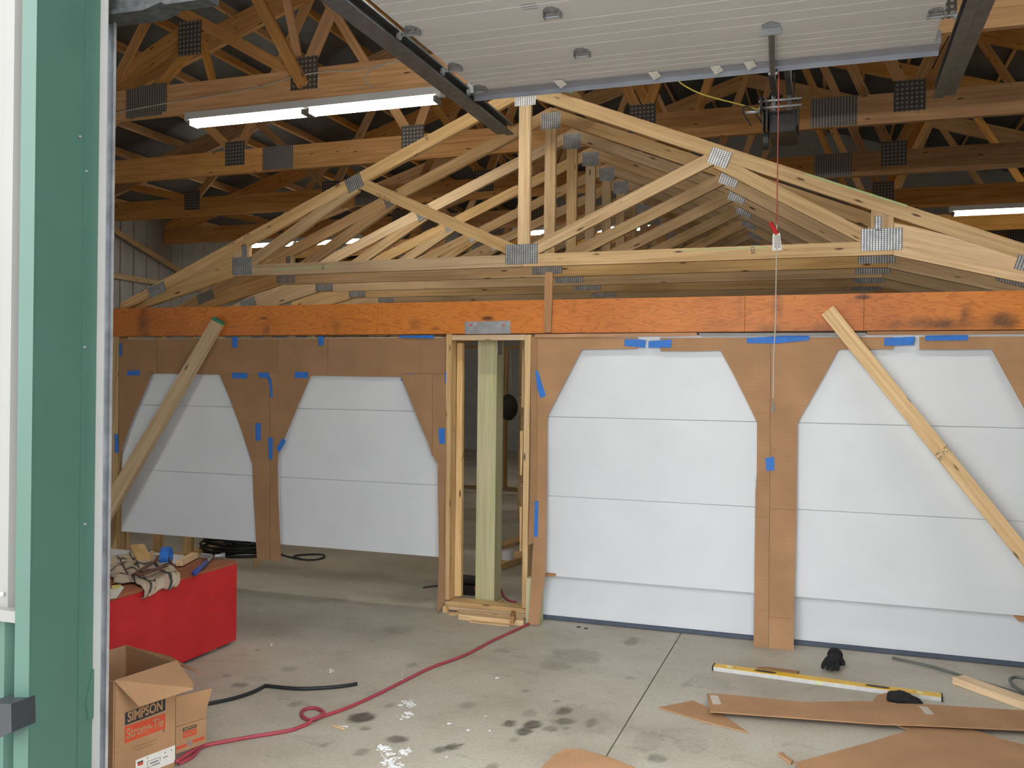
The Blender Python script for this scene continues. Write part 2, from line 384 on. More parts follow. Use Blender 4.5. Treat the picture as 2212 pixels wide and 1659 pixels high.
def text(name, body, m, parent, loc, xd, yd, size, depth=.0006, bold=.0, width=None):
    """flat lettering; xd reading direction, yd the letters' up"""
    cu = bpy.data.curves.new(name, 'FONT'); cu.body = body; cu.size = size; cu.extrude = depth; cu.align_x = 'CENTER'; cu.align_y = 'CENTER'; cu.offset = bold; cu.resolution_u = 3
    t = bpy.data.objects.new(name, cu); COL.objects.link(t)
    bpy.context.view_layer.update(); dg = bpy.context.evaluated_depsgraph_get()
    me = bpy.data.meshes.new_from_object(t.evaluated_get(dg)); bpy.data.objects.remove(t); bpy.data.curves.remove(cu)
    if width:
        xs = [v.co.x for v in me.vertices]; w = max(xs) - min(xs)
        for v in me.vertices: v.co.x *= width / w
    me.materials.clear(); me.materials.append(M[m]); me.name = name
    o = bpy.data.objects.new(name, me); x = V(xd).normalized(); y = V(yd); y = (y - x * y.dot(x)).normalized(); z = x.cross(y); l = V(loc)
    o.matrix_basis = Matrix(((x.x, y.x, z.x, l.x), (x.y, y.y, z.y, l.y), (x.z, y.z, z.z, l.z), (0, 0, 0, 1)))
    put(o, parent); return o
def clip(poly, nx, nz, d):
    """keep nx*x+nz*z<=d, 2D points"""
    out = []
    for i in range(len(poly)):
        a, b = poly[i], poly[(i + 1) % len(poly)]; fa = nx * a[0] + nz * a[1] - d; fb = nx * b[0] + nz * b[1] - d
        if fa <= 0: out.append(a)
        if (fa < 0 < fb) or (fb < 0 < fa):
            t = fa / (fa - fb); out.append((a[0] + (b[0] - a[0]) * t, a[1] + (b[1] - a[1]) * t))
    return out
def strip2(a, b, w):
    dx, dz = b[0] - a[0], b[1] - a[1]; l = math.hypot(dx, dz); nx, nz = -dz / l * w / 2, dx / l * w / 2
    return [(a[0] - nx, a[1] - nz), (b[0] - nx, b[1] - nz), (b[0] + nx, b[1] + nz), (a[0] + nx, a[1] + nz)]
def copy_tree(root, loc, label):
    r = root.copy(); COL.objects.link(r); r.location = loc; r['label'] = label
    for ch in list(root.children):
        c = ch.copy(); COL.objects.link(c); c.parent = r
        for g in list(ch.children):
            d = g.copy(); COL.objects.link(d); d.parent = c
    return r

# ------------------------------------------------------------------ setting: floor, ground, barn shell
XL, XR, YF, YB = -11.0, 8.0, 2.02, 20.5
ZE = 4.45                                            # eave height
RX, RZ = -1.5, 7.5
JX0, JX1 = -1.93, .52                                # overhead door opening
HEAD = 3.10

def lines(a, b, fa, fb, fine, coarse):
    out = [a]; x = a
    while x < b - 1e-6:
        st = fine if fa - 1e-6 <= x < fb - 1e-6 else coarse
        nx = min(x + st, b)
        if x < fa - 1e-6 < nx: nx = fa
        out.append(nx); x = nx
    return out
STAINS = []                                          # x, y, rx, ry, strength
def st(px, py, wx, wy, s=.8):
    c = PZ(px, py); l = PZ(px + wx, py); u = PZ(px, py - wy); STAINS.append((c.x, c.y, (l - c).length, (u - c).length, s))
for a in ((779, 1550, 27, 11, .95), (788, 1573, 12, 4, .5), (859, 1597, 24, 8, .75), (780, 1625, 14, 8, .45), (947, 1620, 14, 8, .7), (977, 1613, 16, 8, .85), (997, 1608, 5, 3, .9), (1100, 1563, 14, 7, .8), (1150, 1565, 18, 9, .85), (1132, 1580, 16, 8, .9), (1218, 1536, 18, 9, .75), (1219, 1558, 20, 7, .7),
          (1278, 1563, 12, 10, .6), (1190, 1575, 16, 6, .55), (1203, 1515, 8, 3, .6), (1135, 1493, 10, 4, .5), (1222, 1574, 8, 5, .5), (1145, 1540, 14, 8, .3), (840, 1524, 10, 6, .35), (1110, 1598, 12, 6, .35), (890, 1437, 12, 6, .35), (1010, 1524, 16, 8, .3), (1365, 1386, 14, 9, .45), (1240, 1417, 60, 16, .3), (1200, 1438, 40, 10, .25),
          (1420, 1639, 22, 9, .55), (1360, 1465, 10, 3, .4), (1280, 1640, 30, 12, .3), (520, 1480, 22, 5, .6), (490, 1460, 10, 3, .45), (555, 1404, 5, 2, .7), (530, 1328, 6, 3, .7), (620, 1285, 30, 6, .35), (640, 1520, 12, 6, .4), (625, 1445, 18, 6, .3), (1085, 1060 + 345, 20, 5, .3), (700, 1290, 60, 12, .25), (900, 1290, 60, 14, .22), (860, 1360, 40, 8, .2), (1060, 1659, 14, 10, .5), (700, 1610, 9, 5, .4), (1480, 1480, 10, 4, .3), (1255, 1560, 60, 34, .16)):
    st(*a)
RINGS = []
for px, py, wx, wy in ((1530, 1475, 40, 14), (1495, 1607, 36, 16), (1400, 1600, 26, 20), (1215, 1540, 24, 18)):
    c = PZ(px, py); RINGS.append((c.x, c.y, (PZ(px + wx, py) - c).length, (PZ(px, py - wy) - c).length))
def stain_at(x, y):
    w = noise.noise(V((x * 9, y * 9, 3.1))) * .35 + noise.noise(V((x * 25, y * 25, 9))) * .2
    v = 0
    for cx, cy, rx, ry, s in STAINS:
        dx, dy = (x - cx) / rx, (y - cy) / ry
        if abs(dx) > 2 or abs(dy) > 2: continue
        d = math.sqrt(dx * dx + dy * dy) + w
        v = max(v, s * max(0, min(1, (1.15 - d) / .35)))
    for cx, cy, rx, ry in RINGS:
        dx, dy = (x - cx) / rx, (y - cy) / ry
        if abs(dx) > 2 or abs(dy) > 2: continue
        d = math.sqrt(dx * dx + dy * dy) + w
        v = max(v, .3 * max(0, 1 - abs(d - 1) / .13), .1 if d < 1 else 0)
    return v
floor = box('floor', XL, XR, YF - .1, YB, -.20, -.012, 'concrete'); tag(floor, 'grey stained concrete floor of the barn', 'floor', kind='structure')
def slab(x0, x1, fx0, fx1):
    xs = lines(x0, x1, fx0, fx1, .016, 1.5); ys = lines(YF - .1, YB, 2.95, 6.05, .02, 2.0)
    vs = [V((x, y, 0)) for y in ys for x in xs]; nx = len(xs); fs = []
    for j in range(len(ys) - 1):
        for i in range(nx - 1): fs.append([j * nx + i, j * nx + i + 1, (j + 1) * nx + i + 1, (j + 1) * nx + i])
    me = bpy.data.meshes.new('concrete_slab'); me.from_pydata([tuple(v) for v in vs], [], fs); me.materials.append(M['concrete'])
    # slab edge along the joint
    at = me.attributes.new('stain', 'FLOAT', 'POINT')
    at.data.foreach_set('value', [stain_at(v.x, v.y) if (2.9 < v.y < 6.1 and fx0 - .1 < v.x < fx1 + .1) else 0.0 for v in vs])
    me.update(); o = bpy.data.objects.new('concrete_slab', me); put(o, floor); return o
JT = -.888
slab(XL, JT - .003, -3.5, JT - .003); slab(JT + .003, XR, JT + .003, 1.45)
g = MB().box(-40, 40, -45, YF - .1, -.25, -.02).build('ground', 'ground'); tag(g, 'pale gravel apron outside the barn door', 'ground', kind='structure')

# front (exterior) wall with the door opening
def ribbed(name, x0, x1, z0, z1, y, m, parent, pitch=.2286, rib=.02, back=.012, sgn=-1):
    prof = []; x = x0
    while x < x1 - 1e-4:
        for dx, d in ((0, 0), (.07, 0), (.085, rib), (.115, rib), (.13, 0)):
            if x + dx < x1: prof.append((x + dx, d))
        x += pitch
    prof.append((x1, 0)); vs = []; fs = []
    for px_, d in prof: vs += [V((px_, y + sgn * d, z0)), V((px_, y + sgn * d, z1)), V((px_, y + sgn * d - sgn * back, z0)), V((px_, y + sgn * d - sgn * back, z1))]
    for i in range(len(prof) - 1):
        a = 4 * i; fs += [[a, a + 4, a + 5, a + 1], [a + 2, a + 3, a + 7, a + 6], [a, a + 2, a + 6, a + 4], [a + 1, a + 5, a + 7, a + 3]]
    n = 4 * (len(prof) - 1); fs += [[0, 1, 3, 2], [n, n + 2, n + 3, n + 1]]
    return mk(name, vs, fs, m, parent)
wf = MB()
wf.box(XL, -7.5, 1.86, YF, -.05, 9.0); wf.box(-6.5, JX0 - .03, 1.86, YF, -.05, 9.0); wf.box(-7.5, -6.5, 1.86, YF, 2.1, 9.0); wf.box(JX1 + .03, XR, 1.86, YF, -.05, 9.0)  # unseen walk-door gap at the left, added to let in more daylight
wf.box(JX0 - .03, JX1 + .03, 1.86, YF, HEAD + .03, 9.0)
wfo = wf.build('wall_front', 'innersteel'); tag(wfo, 'barn end wall of white ribbed steel over green wainscot', 'wall', kind='structure')
ribbed('siding_sheet', -6.5, -1.985, .985, 9.0, 1.846, 'siding', wfo); ribbed('siding_sheet', JX1 + .05, XR, .985, 9.0, 1.846, 'siding', wfo)
ribbed('wainscot_sheet', -6.5, -1.985, -.05, .97, 1.838, 'green', wfo); ribbed('wainscot_sheet', JX1 + .05, XR, -.05, .97, 1.838, 'green', wfo)
box('drip_edge', -6.5, -1.985, 1.80, 1.845, .955, .985, 'siding', wfo)
for px_, py_ in ((8, 1282),):
    c = PY(px_, py_, 1.826); MB().cyl(c, c + V((0, -.006, 0)), .006, 8).build('screw', 'galv', wfo)
# jamb trim
jt = thing('trim_1', (JX0 - .03, 1.9, 0), 'green steel trim wrapping the left jamb of the door opening', 'trim', kind='structure')
box('outside_face', -1.979, JX0, 1.793, 1.799, -.03, 2.72, 'green', jt)
box('jamb_reveal', JX0 - .006, JX0, 1.7995, 1.954, -.03, 2.72, 'green', jt)
box('jamb_lap', JX0 - .006, JX0 + .003, 1.955, 2.003, -.03, 2.72, 'green', jt)
for px_, py_ in ((172, 295), (186, 370), (182, 750), (183, 1132)):
    c = PX(px_, py_, JX0 + .003); MB().cyl(c, c + V((.004, 0, 0)), .003, 8).build('screw', 'chrome', jt)
# bent lower corner of the trim
pts = [PX(px_, py_, JX0 + .004) for px_, py_ in ((200, 1445), (214, 1450), (216, 1540), (190, 1556), (186, 1520))]
prism('bent_flange', pts, (.004, 0, 0), 'green', jt)
vs_ = thing('trim_2', (JX0, 2.03, 0), 'pale vinyl stop strip on the left jamb', 'trim', kind='structure')
box('stop_strip', JX0 + .001, -1.9025, 2.0045, 2.008, -.02, 2.72, 'vinyl', vs_)
blk = prism('bumper_block', [PY(-30, 1520, 1.74), PY(24, 1521, 1.74), PY(25, 1582, 1.74), PY(-30, 1606, 1.74)], (0, .073, 0), 'blackrub')
tag(blk, 'black rectangular block fixed to the green wainscot at the left edge', 'block')

wl = MB().box(XL - .1, XL, YF, YB, -.05, ZE).build('wall_left', 'innersteel'); tag(wl, 'grey ribbed steel side wall far left inside the barn', 'wall', kind='structure')
x = YF + .3; rb = MB()
while x < YB: rb.box(XL, XL + .018, x, x + .05, 0, ZE); x += .3
rb.build('wall_rib', 'innersteel', wl)['kind'] = 'stuff'
for z in (3.22, 2.2, 1.1, .1): box('girt', XL + .02, XL + .058, YF + .1, YB - .1, z, z + .09, 'pine', wl, (0, 1, 0))
wr = MB().box(XR, XR + .1, YF, YB, -.05, ZE).build('wall_right', 'innersteel'); tag(wr, 'grey steel side wall on the right of the barn', 'wall', kind='structure')
wk = MB().poly([(XL, YB, -.05), (XR, YB, -.05), (XR, YB, ZE), (RX, YB, RZ + .1), (XL, YB, ZE)], (0, .1, 0)).build('wall_back', 'innersteel'); tag(wk, 'dim grey steel wall at the far end of the barn', 'wall', kind='structure')
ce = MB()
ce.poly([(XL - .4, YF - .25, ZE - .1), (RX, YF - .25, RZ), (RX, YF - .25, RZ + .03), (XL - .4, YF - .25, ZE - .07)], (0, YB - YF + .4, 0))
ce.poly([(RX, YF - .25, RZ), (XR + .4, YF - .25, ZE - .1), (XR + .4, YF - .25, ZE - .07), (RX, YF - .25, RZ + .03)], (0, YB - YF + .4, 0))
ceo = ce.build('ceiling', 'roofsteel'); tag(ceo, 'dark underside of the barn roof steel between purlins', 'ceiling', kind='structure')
for (xa, za, xb, zb) in ((XL, ZE, RX, RZ), (RX, RZ, XR, ZE)):
    n = 15; ux, uz = (xb - xa), (zb - za); L = math.hypot(ux, uz); ux /= L; uz /= L; nx, nz = uz, -ux
    proto = None
    for i in range(n + 1):
        d = .15 + (L - .3) * i / n; cx_, cz_ = xa + ux * d + nx * .065, za + uz * d + nz * .065
        pts = []
        for s, t in ((-.019, -.06), (.019, -.06), (.019, .055), (-.019, .055)): pts.append((cx_ + ux * s - nx * t, YF + .05, cz_ + uz * s - nz * t))
        if proto is None:
            proto = prism('purlin', pts, (0, YB - YF - .1, 0), 'barn', ceo, (0, 1, 0)); base = V((cx_, 0, cz_))
        else:
            o = proto.copy(); COL.objects.link(o); o.location = proto.location + V((cx_, 0, cz_)) - base

# ------------------------------------------------------------------ barn roof trusses
TS = 2.10; TY = 6.62; CZ0, CZ1 = 3.95, 4.215
def topz(x): return (ZE + (x - XL) * (RZ - ZE) / (RX - XL) if x < RX else RZ - (x - RX) * (RZ - ZE) / (XR - RX)) - .15
PANELS = [-8.7, -6.43, -4.2, -1.75, .63, 2.9, 5.2]
SPL = [-5.86, .0]
def barn_truss(label, webs='std', custom=None):
    r = thing('barn_truss', (-1.5, TY, CZ0), label, 'barn truss', 'timber trusses carrying the barn roof')
    T = .06
    xs = [XL + .02, -5.86, .0, XR - .02]
    for i in range(3): box('bottom_chord', xs[i] + .001, xs[i + 1] - .001, TY, TY + T, CZ0, CZ1, 'barn', r, (1, 0, 0))
    for xa, xb in ((XL + .05, RX), (RX, XR - .05)):
        za, zb = topz(xa), topz(xb); k = 1 if xa < RX else -1
        prism('top_chord', [(xa, TY, za - .26), (xb, TY, zb - .26), (xb, TY, zb), (xa, TY, za)], (0, T, 0), 'barn', r)
    for i, p in enumerate(PANELS):
        if custom and p < -3: continue
        for dx in (-1.15, .95):
            q = p + dx; poly = strip2((p + (.02 if dx > 0 else -.02), CZ1 - .02), (q, topz(q) - .22), .10)
            poly = clip(poly, 0, -1, -(CZ1 + .001)); sg = 1 if dx > 0 else -1; poly = clip(poly, -sg, 0, -sg * (p + sg * .004))
            if len(poly) > 2: prism('web', [(a, TY + .011, b) for a, b in poly], (0, .038, 0), 'barn', r)
    if custom: custom(r)
    for p in PANELS: box('nail_plate', p - .13, p + .13, TY - .004, TY - .0005, CZ0 + .09, CZ1 + .1, 'dotplate', r, (1, 0, 0))
    for p in SPL: box('splice_plate', p - .2, p + .2, TY - .004, TY - .0005, CZ0 + .006, CZ1 + .006, 'splice', r, (1, 0, 0))
    return r
def first_webs(r):
    def pb(p1, p2, w, y=TY + .011, t=.038, m='barn'):
        a, b = PY(p1[0], p1[1], y), PY(p2[0], p2[1], y); poly = strip2((a.x, a.z), (b.x, b.z), w)
        prism('web', [(u, y, v) for u, v in poly], (0, t, 0), m, r)
    pb((290, -30), (622, 152), .10); pb((735, -30), (668, 128), .10); pb((612, -30), (642, 122), .07, TY + .052, .03)
    pb((535, -40), (652, 182), .10, TY - .042, .038)
    pb((345, -20), (252, 165), .08); pb((400, 70), (240, 182), .17, TY + .052, .038); pb((412, 105), (338, 190), .075); pb((436, 95), (458, 180), .06)
    a = PY(410, 83, TY); box('nail_plate', a.x - .12, a.x + .12, TY - .004, TY - .0005, a.z - .15, a.z + .15, 'dotplate', r, (1, 0, 0))
    a = PY(329, 222, TY); box('splice_plate', a.x - .16, a.x + .16, TY - .008, TY - .0045, CZ0 + .03, CZ1 + .02, 'splice', r, (1, 0, 0))
proto_std = barn_truss('second barn truss from the door, with large punched plates on its bottom chord')
proto_std.location = (-1.5, TY + TS, CZ0)
ordn = ['third', 'fourth', 'fifth', 'sixth']
for i, w in enumerate(ordn):
    copy_tree(proto_std, (-1.5, TY + TS * (i + 2), CZ0), w + ' barn truss counting back from the door')
bt1 = barn_truss('nearest barn truss with the fluorescent strip under it and white wire along it', custom=first_webs)
# knee brace on the left wall
kb = bar('knee_brace', PX(236, 491, XL + .08), PX(398, 592, XL + .08), .09, .04, 'pine', None, (0, 0, 1)); tag(kb, 'pale diagonal brace against the grey far left wall', 'brace')

# ------------------------------------------------------------------ fluorescent fixtures
def fixture(x0, x1, y, z, label, first=[None]):
    L = 2.46
    if first[0] is None:
        r = thing('strip_light', (x0 + L / 2, y, z), label, 'strip light', 'fluorescent strip lights under the barn trusses')
        c = x0 + L / 2
        MB().poly([(c - L / 2, y - .055, z), (c - L / 2, y - .055, z - .062), (c - L / 2, y - .02, z - .075), (c - L / 2, y + .02, z - .075), (c - L / 2, y + .055, z - .062), (c - L / 2, y + .055, z)], (L, 0, 0)).build('housing', 'white', r)
        for k, (a, b) in enumerate(((c - L / 2 + .05, c - .025), (c + .025, c + L / 2 - .05))):
            for dy in (-.035, .035): MB().cyl((a, y + dy, z - .098), (b, y + dy, z - .098), .018, 12).build('tube', 'tube', r, True)
            for xx in (a, b):
                MB().box(xx - .012, xx + .012, y - .06, y + .06, z - .118, z - .0755).build('lamp_holder', 'vinyl', r)
        first[0] = r; return r
    return copy_tree(first[0], (x0 + L / 2, y, z), label)
fixture(-5.40, -2.95, TY + .03, CZ0 - .004, 'long lit fluorescent strip hanging left of the raised door')
Y4 = TY + 3 * TS + .03
fixture(-9.55, -7.1, Y4, CZ0 - .004, 'far lit strip light glimpsed behind the left slope of the new trusses')
fixture(-4.55, -2.1, Y4, CZ0 - .004, 'far lit strip light glimpsed between the upright truss posts')
fixture(1.42, 3.9, Y4, CZ0 - .004, 'far lit strip light at the right edge of the photo')
Y0 = TY - TS + .03
copy_tree(proto_std, (-1.5, TY - TS, CZ0), 'unseen barn truss added directly over the raised door to hold strip lights')  # unseen truss, added as carrier for the extra lights
fixture(-3.0, -.55, Y0, CZ0 - .004, 'unseen strip light added over the left half of the raised door for fill light')  # added out of view to brighten the upper trusses
fixture(.75, 3.2, Y0, CZ0 - .004, 'unseen strip light added right of the raised door for fill light')  # second added light, also unseen, fills the right side
# wire on first truss
wy = TY - .012
wp = [PY(a, b, wy) for a, b in ((236, 247), (300, 234), (370, 221), (470, 205), (560, 188), (640, 165), (700, 155), (760, 152), (810, 143), (860, 133), (888, 130))]
wp2 = [PY(a, b, wy) for a, b in ((886, 130), (850, 134), (820, 143), (798, 156), (788, 170), (792, 181), (806, 187))]
tag(MB().tube(spline(wp, 6), .0055, 6).tube(spline(wp2, 6), .0055, 6).build('light_wire', 'white_wire', None, True), 'thin white wire stapled along the nearest barn truss with a drooping loop', 'wire')

# ------------------------------------------------------------------ raised sectional door with tracks and opener
DZ = 3.24; DX0, DX1 = -1.895, .448; DYE = 4.75
od = thing('overhead_door', (-.72, 3.5, DZ), 'white sectional door raised flat overhead with hinges on its ribbed underside', 'overhead door')
seam = [2.33, 2.84, 3.35, 3.86, 4.37, DYE]
for i in range(5):
    y0, y1 = seam[i] + .002, seam[i + 1] - .002; prof = [(y0, DZ + .045), (y0, DZ)]
    n = 5
    for k in range(1, n):
        yc = y0 + (y1 - y0) * k / n; prof += [(yc - .004, DZ), (yc - .002, DZ + .003), (yc + .002, DZ + .003), (yc + .004, DZ)]
    prof += [(y1, DZ), (y1, DZ + .045)]
    prism('door_section', [(DX0, y, z) for y, z in prof], (DX1 - DX0, 0, 0), 'raised', od, (1, 0, 0))
def hinge(px_, py_, roller=0, big=1.0, P=None):
    c = P or PZ(px_, py_, DZ); w = .038 * big; l = .050 * big; z = DZ
    mb = MB(); mb.poly([(c.x - w, c.y + l * .4, z - .004), (c.x - w, c.y - l * .3, z - .004), (c.x - w * .35, c.y - l, z - .004), (c.x + w * .35, c.y - l, z - .004), (c.x + w, c.y - l * .3, z - .004), (c.x + w, c.y + l * .4, z - .004)], (0, 0, .0035))
    mb.box(c.x - w, c.x - w + .003, c.y - l * .3, c.y + l * .55, z - .03, z - .004); mb.box(c.x + w - .003, c.x + w, c.y - l * .3, c.y + l * .55, z - .03, z - .004)
    o = mb.build('hinge', 'chrome', od)
    MB().cyl((c.x - w - .004, c.y + l * .45, z - .018), (c.x + w + .004, c.y + l * .45, z - .018), .008, 10).build('hinge_pin', 'chrome', o)
    for yy in (-.5, .1): MB().cyl((c.x, c.y + l * yy, z - .004), (c.x, c.y + l * yy, z - .009), .005, 8).build('bolt', 'chrome', o)
    if roller:
        x1 = c.x + roller * .07
        MB().cyl((c.x, c.y + l * .45, z - .018), (x1, c.y + l * .45, z - .018), .005, 8).cyl((x1, c.y + l * .45, z - .018), (x1 + roller * .012, c.y + l * .45, z - .018), .02, 12).build('roller', 'chrome', o)
for sy in (3.35, 3.86, 4.37):
    hinge(0, 0, 0, 1, V((-1.18, sy - .02, DZ))); hinge(0, 0, -1, .9, V((DX0 + .035, sy - .02, DZ))); hinge(0, 0, 1, .9, V((DX1 - .03, sy - .02, DZ)))
hinge(0, 0, -1, .9, V((DX0 + .035, 4.71, DZ)))
st_ = MB().box(DX0 - .055, DX1 + .03, DYE, DYE + .10, DZ - .004, DZ - .001).box(DX0 - .055, DX1 + .03, DYE, DYE + .003, DZ - .001, DZ + .06).box(DX0 - .055, DX1 + .03, DYE + .097, DYE + .10, DZ - .03, DZ - .004).build('top_strut', 'strut', od)
for px_, py_ in ((1210, 178), (1414, 160), (1548, 148), (1620, 138)):
    c = PZ(px_, py_, DZ - .006); prism('tape_tab', [c + V((-.03, -.035, 0)), c + V((.02, -.04, 0)), c + V((.03, .03, -.003)), c + V((-.012, .05, -.016))], (0, 0, .0012), 'paper', od)
# little stamped marks on the door skin
for k in range(3):
    c = PZ(1140 + 3 * k, 9 + 5 * k, DZ - .001); prism('print_mark', [c + V((-.035, 0, 0)), c + V((.035, 0, 0)), c + V((.035, .005, 0)), c + V((-.035, .005, 0))], (0, 0, .0008), 'grey_ink', od)

def sweep(prof, path, name, m, parent):
    """prof: (across x, normal n); path in the YZ plane"""
    vs = []; fs = []; k = len(prof)
    for i, (y, z) in enumerate(path):
        a = path[max(i - 1, 0)]; b = path[min(i + 1, len(path) - 1)]; dy, dz = b[0] - a[0], b[1] - a[1]; l = math.hypot(dy, dz); ny, nz = -dz / l, dy / l
        for x_, n_ in prof: vs.append(V((x_, y + ny * n_, z + nz * n_)))
    for i in range(len(path) - 1):
        for j in range(k): fs.append([i * k + j, i * k + (j + 1) % k, (i + 1) * k + (j + 1) % k, (i + 1) * k + j])
    fs += [list(range(k)), list(range((len(path) - 1) * k, len(path) * k))[::-1]]
    c = sum(vs, V((0, 0, 0))) / len(vs)
    return mk(name, [v - c for v in vs], fs, m, parent, Matrix.Translation(c))
def track(xo, sg, label, yend):
    """xo = back of the channel, sg = direction the channel opens (towards the door)"""
    r = thing('door_track', (xo, 2.1, 0), label, 'door track', 'steel tracks of the raised door')
    def C(d, h=.027):
        e = h - .003; f = h - .010
        return [(xo, -h), (xo + sg * d, -h), (xo + sg * d, -f), (xo + sg * (d - .003), -f), (xo + sg * (d - .003), -e), (xo + sg * .003, -e), (xo + sg * .003, e), (xo + sg * (d - .003), e), (xo + sg * (d - .003), f), (xo + sg * d, f), (xo + sg * d, h), (xo, h)]
    zt = DZ - .018; R = .32; yv = 2.057
    sweep(C(.04), [(yv, .01), (yv, zt - R)], 'vertical_rail', 'galv', r)
    sweep(C(.04), [(yv + R - R * math.cos(t), zt - R + R * math.sin(t)) for t in [math.pi / 2 * i / 8 for i in range(9)]], 'curved_rail', 'galvdark', r)
    sweep(C(.05, .034), [(yv + R, zt), (yend, zt)], 'horizontal_rail', 'galvdark', r)
    o = xo - sg * .002
    sweep([(o, -.03), (o - sg * .055, -.03), (o - sg * .055, -.026), (o - sg * .004, -.026), (o - sg * .004, .045), (o, .045)], [(2.6, zt), (yend - .02, zt)], 'stiffener_angle', 'galvdark', r)
    for yy in [2.7 + .35 * i for i in range(8)]:
        MB().cyl((xo + sg * .003, yy, zt), (xo + sg * .007, yy, zt), .007, 8).build('rivet', 'chrome', r)
    return r
ltk = track(-1.985, 1, 'left steel door track, upright at the jamb then running back overhead', 5.5)
a = PY(250, 32, 2.06).z
MB().poly([(-1.995, 2.04, a), (-1.60, 2.04, a - .004), (-1.60, 2.04, a + .13), (-1.995, 2.04, a + .13)], (0, .05, 0)).build('flag_bracket', 'darkmetal', ltk)
MB().poly([(-1.985, 2.025, a - .012), (-1.80, 2.025, a - .016), (-1.74, 2.025, a - .002), (-1.985, 2.025, a - .002)], (0, .08, 0)).build('bracket_lip', 'darkmetal', ltk)
tr = track(.565, -1, 'right steel door track running back overhead with a sway brace', 5.48)
bar('sway_brace', (.61, 5.0, DZ + .02), (.63, 4.4, CZ0 - .02), .03, .006, 'galvdark', tr, (1, 0, 0))

OX = -.31
op = thing('door_opener', (OX, 5.8, 3.2), 'black trolley door opener with chrome shafts behind the raised door', 'door opener')
c0 = PY(1662, 205, 5.8); c1 = PY(1733, 300, 5.8)
zt_, zb_ = PY(1690, 243, 5.8).z, PY(1690, 300, 5.8).z
box('motor_housing', OX - .06, OX + .10, 5.74, 6.05, zb_ + .02, zt_ - .005, 'black', op)
MB().box(OX - .05, OX + .095, 5.69, 5.74, zb_ + .015, zb_ + .055).build('terminal_box', 'black', op)
for xx in (OX - .098, OX - .075): MB().poly([(xx, 5.70, zb_ + .05), (xx, 5.68, zt_ - .02), (xx, 5.70, zt_ + .07), (xx, 5.86, zt_ + .07), (xx, 5.88, zb_ + .03)], (.008, 0, 0)).build('side_plate', 'black', op)
MB().poly([(OX + .102, 5.70, zb_ + .05), (OX + .102, 5.69, zt_ + .05), (OX + .102, 5.86, zt_ + .05), (OX + .102, 5.88, zb_ + .03)], (.008, 0, 0)).build('side_plate', 'black', op)
for zz in (zt_ + .045, zt_ + .005): MB().cyl((OX - .12, 5.69, zz), (OX + .13, 5.69, zz), .008, 10).build('shaft', 'chrome', op, True)
MB().cyl((OX - .20, 5.70, zt_ - .012), (OX - .10, 5.70, zt_ - .012), .010, 10).build('stub_shaft', 'chrome', op, True)
MB().cyl((OX - .09, 5.71, zb_ - .03), (OX - .06, 5.71, zb_ - .03), .055, 18).build('drive_pulley', 'black', op)
MB().cyl((OX - .11, 5.70, zt_ + .03), (OX - .097, 5.70, zt_ + .03), .06, 18).build('sprocket', 'black', op)
# rail: two steel angles from the wall to the motor, above the raised door
zr = PY(1690, 130, 5.6).z
for xx in (OX - .055, OX + .035): MB().box(xx, xx + .03, 2.2, 5.95, DZ + .17, DZ + .20).build('rail', 'galvdark', op)
for xx in (OX - .058, OX + .038): MB().box(xx, xx + .024, 5.90, 5.93, zt_ - .005, CZ0 - .01).build('hanger_strap', 'galvdark', op)
for xx in (OX - .005, OX + .085): MB().box(xx - .004, xx + .004, 5.685, 5.70, zt_ - .05, zt_ + .20).build('chain', 'black', op)
# arm from the door bracket to the trolley
hinge_c = V((-.275, 4.30, DZ))
mb = MB().poly([hinge_c + V(p) for p in ((-.04, .03, -.005), (-.04, -.02, -.005), (0, -.055, -.005), (.04, -.02, -.005), (.04, .03, -.005))], (0, 0, .0045)); mb.box(hinge_c.x - .045, hinge_c.x + .045, hinge_c.y + .02, hinge_c.y + .03, DZ - .035, DZ - .005)
mb.build('door_bracket', 'chrome', op)
aj = V((OX + .015, 4.79, DZ - .055))
MB().tube([hinge_c + V((0, .04, -.02)), (hinge_c + aj) / 2 + V((0, 0, -.018)), aj], .014, 8).build('lower_arm', 'galvdark', op)
tro = V((OX - .005, 5.12, DZ + .14))
bar('upper_arm', aj + V((.01, 0, 0)), tro, .028, .01, 'black', op, (1, 0, 0))
MB().cyl(aj + V((-.02, 0, 0)), aj + V((.025, 0, 0)), .010, 8).build('arm_pin', 'chrome', op)
MB().box(OX - .04, OX + .04, 5.06, 5.22, DZ + .12, DZ + .168).build('trolley', 'galvdark', op)
# release cord with handle, tag and string
CY = 5.2
def cp(x_, y_): return PY(x_, y_, CY)
rc = thing('release_cord', cp(1682, 200), 'thin red release cord hanging from the opener with a red handle and paper tag', 'cord')
top = cp(1682, 205)
MB().tube([V((top.x, CY, DZ + .12)), cp(1681, 260), cp(1678, 485)], .0035, 6).build('red_line', 'cord', rc)
MB().tube([cp(1678, 485), cp(1675, 700), cp(1671, 770), cp(1670, 860)], .003, 6).build('string', 'string', rc)
MB().cyl(cp(1671, 868), cp(1670, 888), .004, 8, .009).build('string_end', 'chrome', rc)
p, q = cp(1667, 485), cp(1678, 500)
MB().tube([cp(1664, 481), cp(1669, 490), cp(1675, 500), cp(1679, 506)], .012, 8).build('handle', 'redplastic', rc)
prism('paper_tag', [cp(1669, 505), cp(1685, 503), cp(1689, 540), cp(1668, 542)], (0, .002, 0), 'paper', rc)
for k in range(4): prism('tag_print', [cp(1673 + k * 3.4, 509), cp(1674.5 + k * 3.4, 509), cp(1675.5 + k * 3.4, 536), cp(1674 + k * 3.4, 536)], (0, -.001, 0), 'grey_ink', rc)
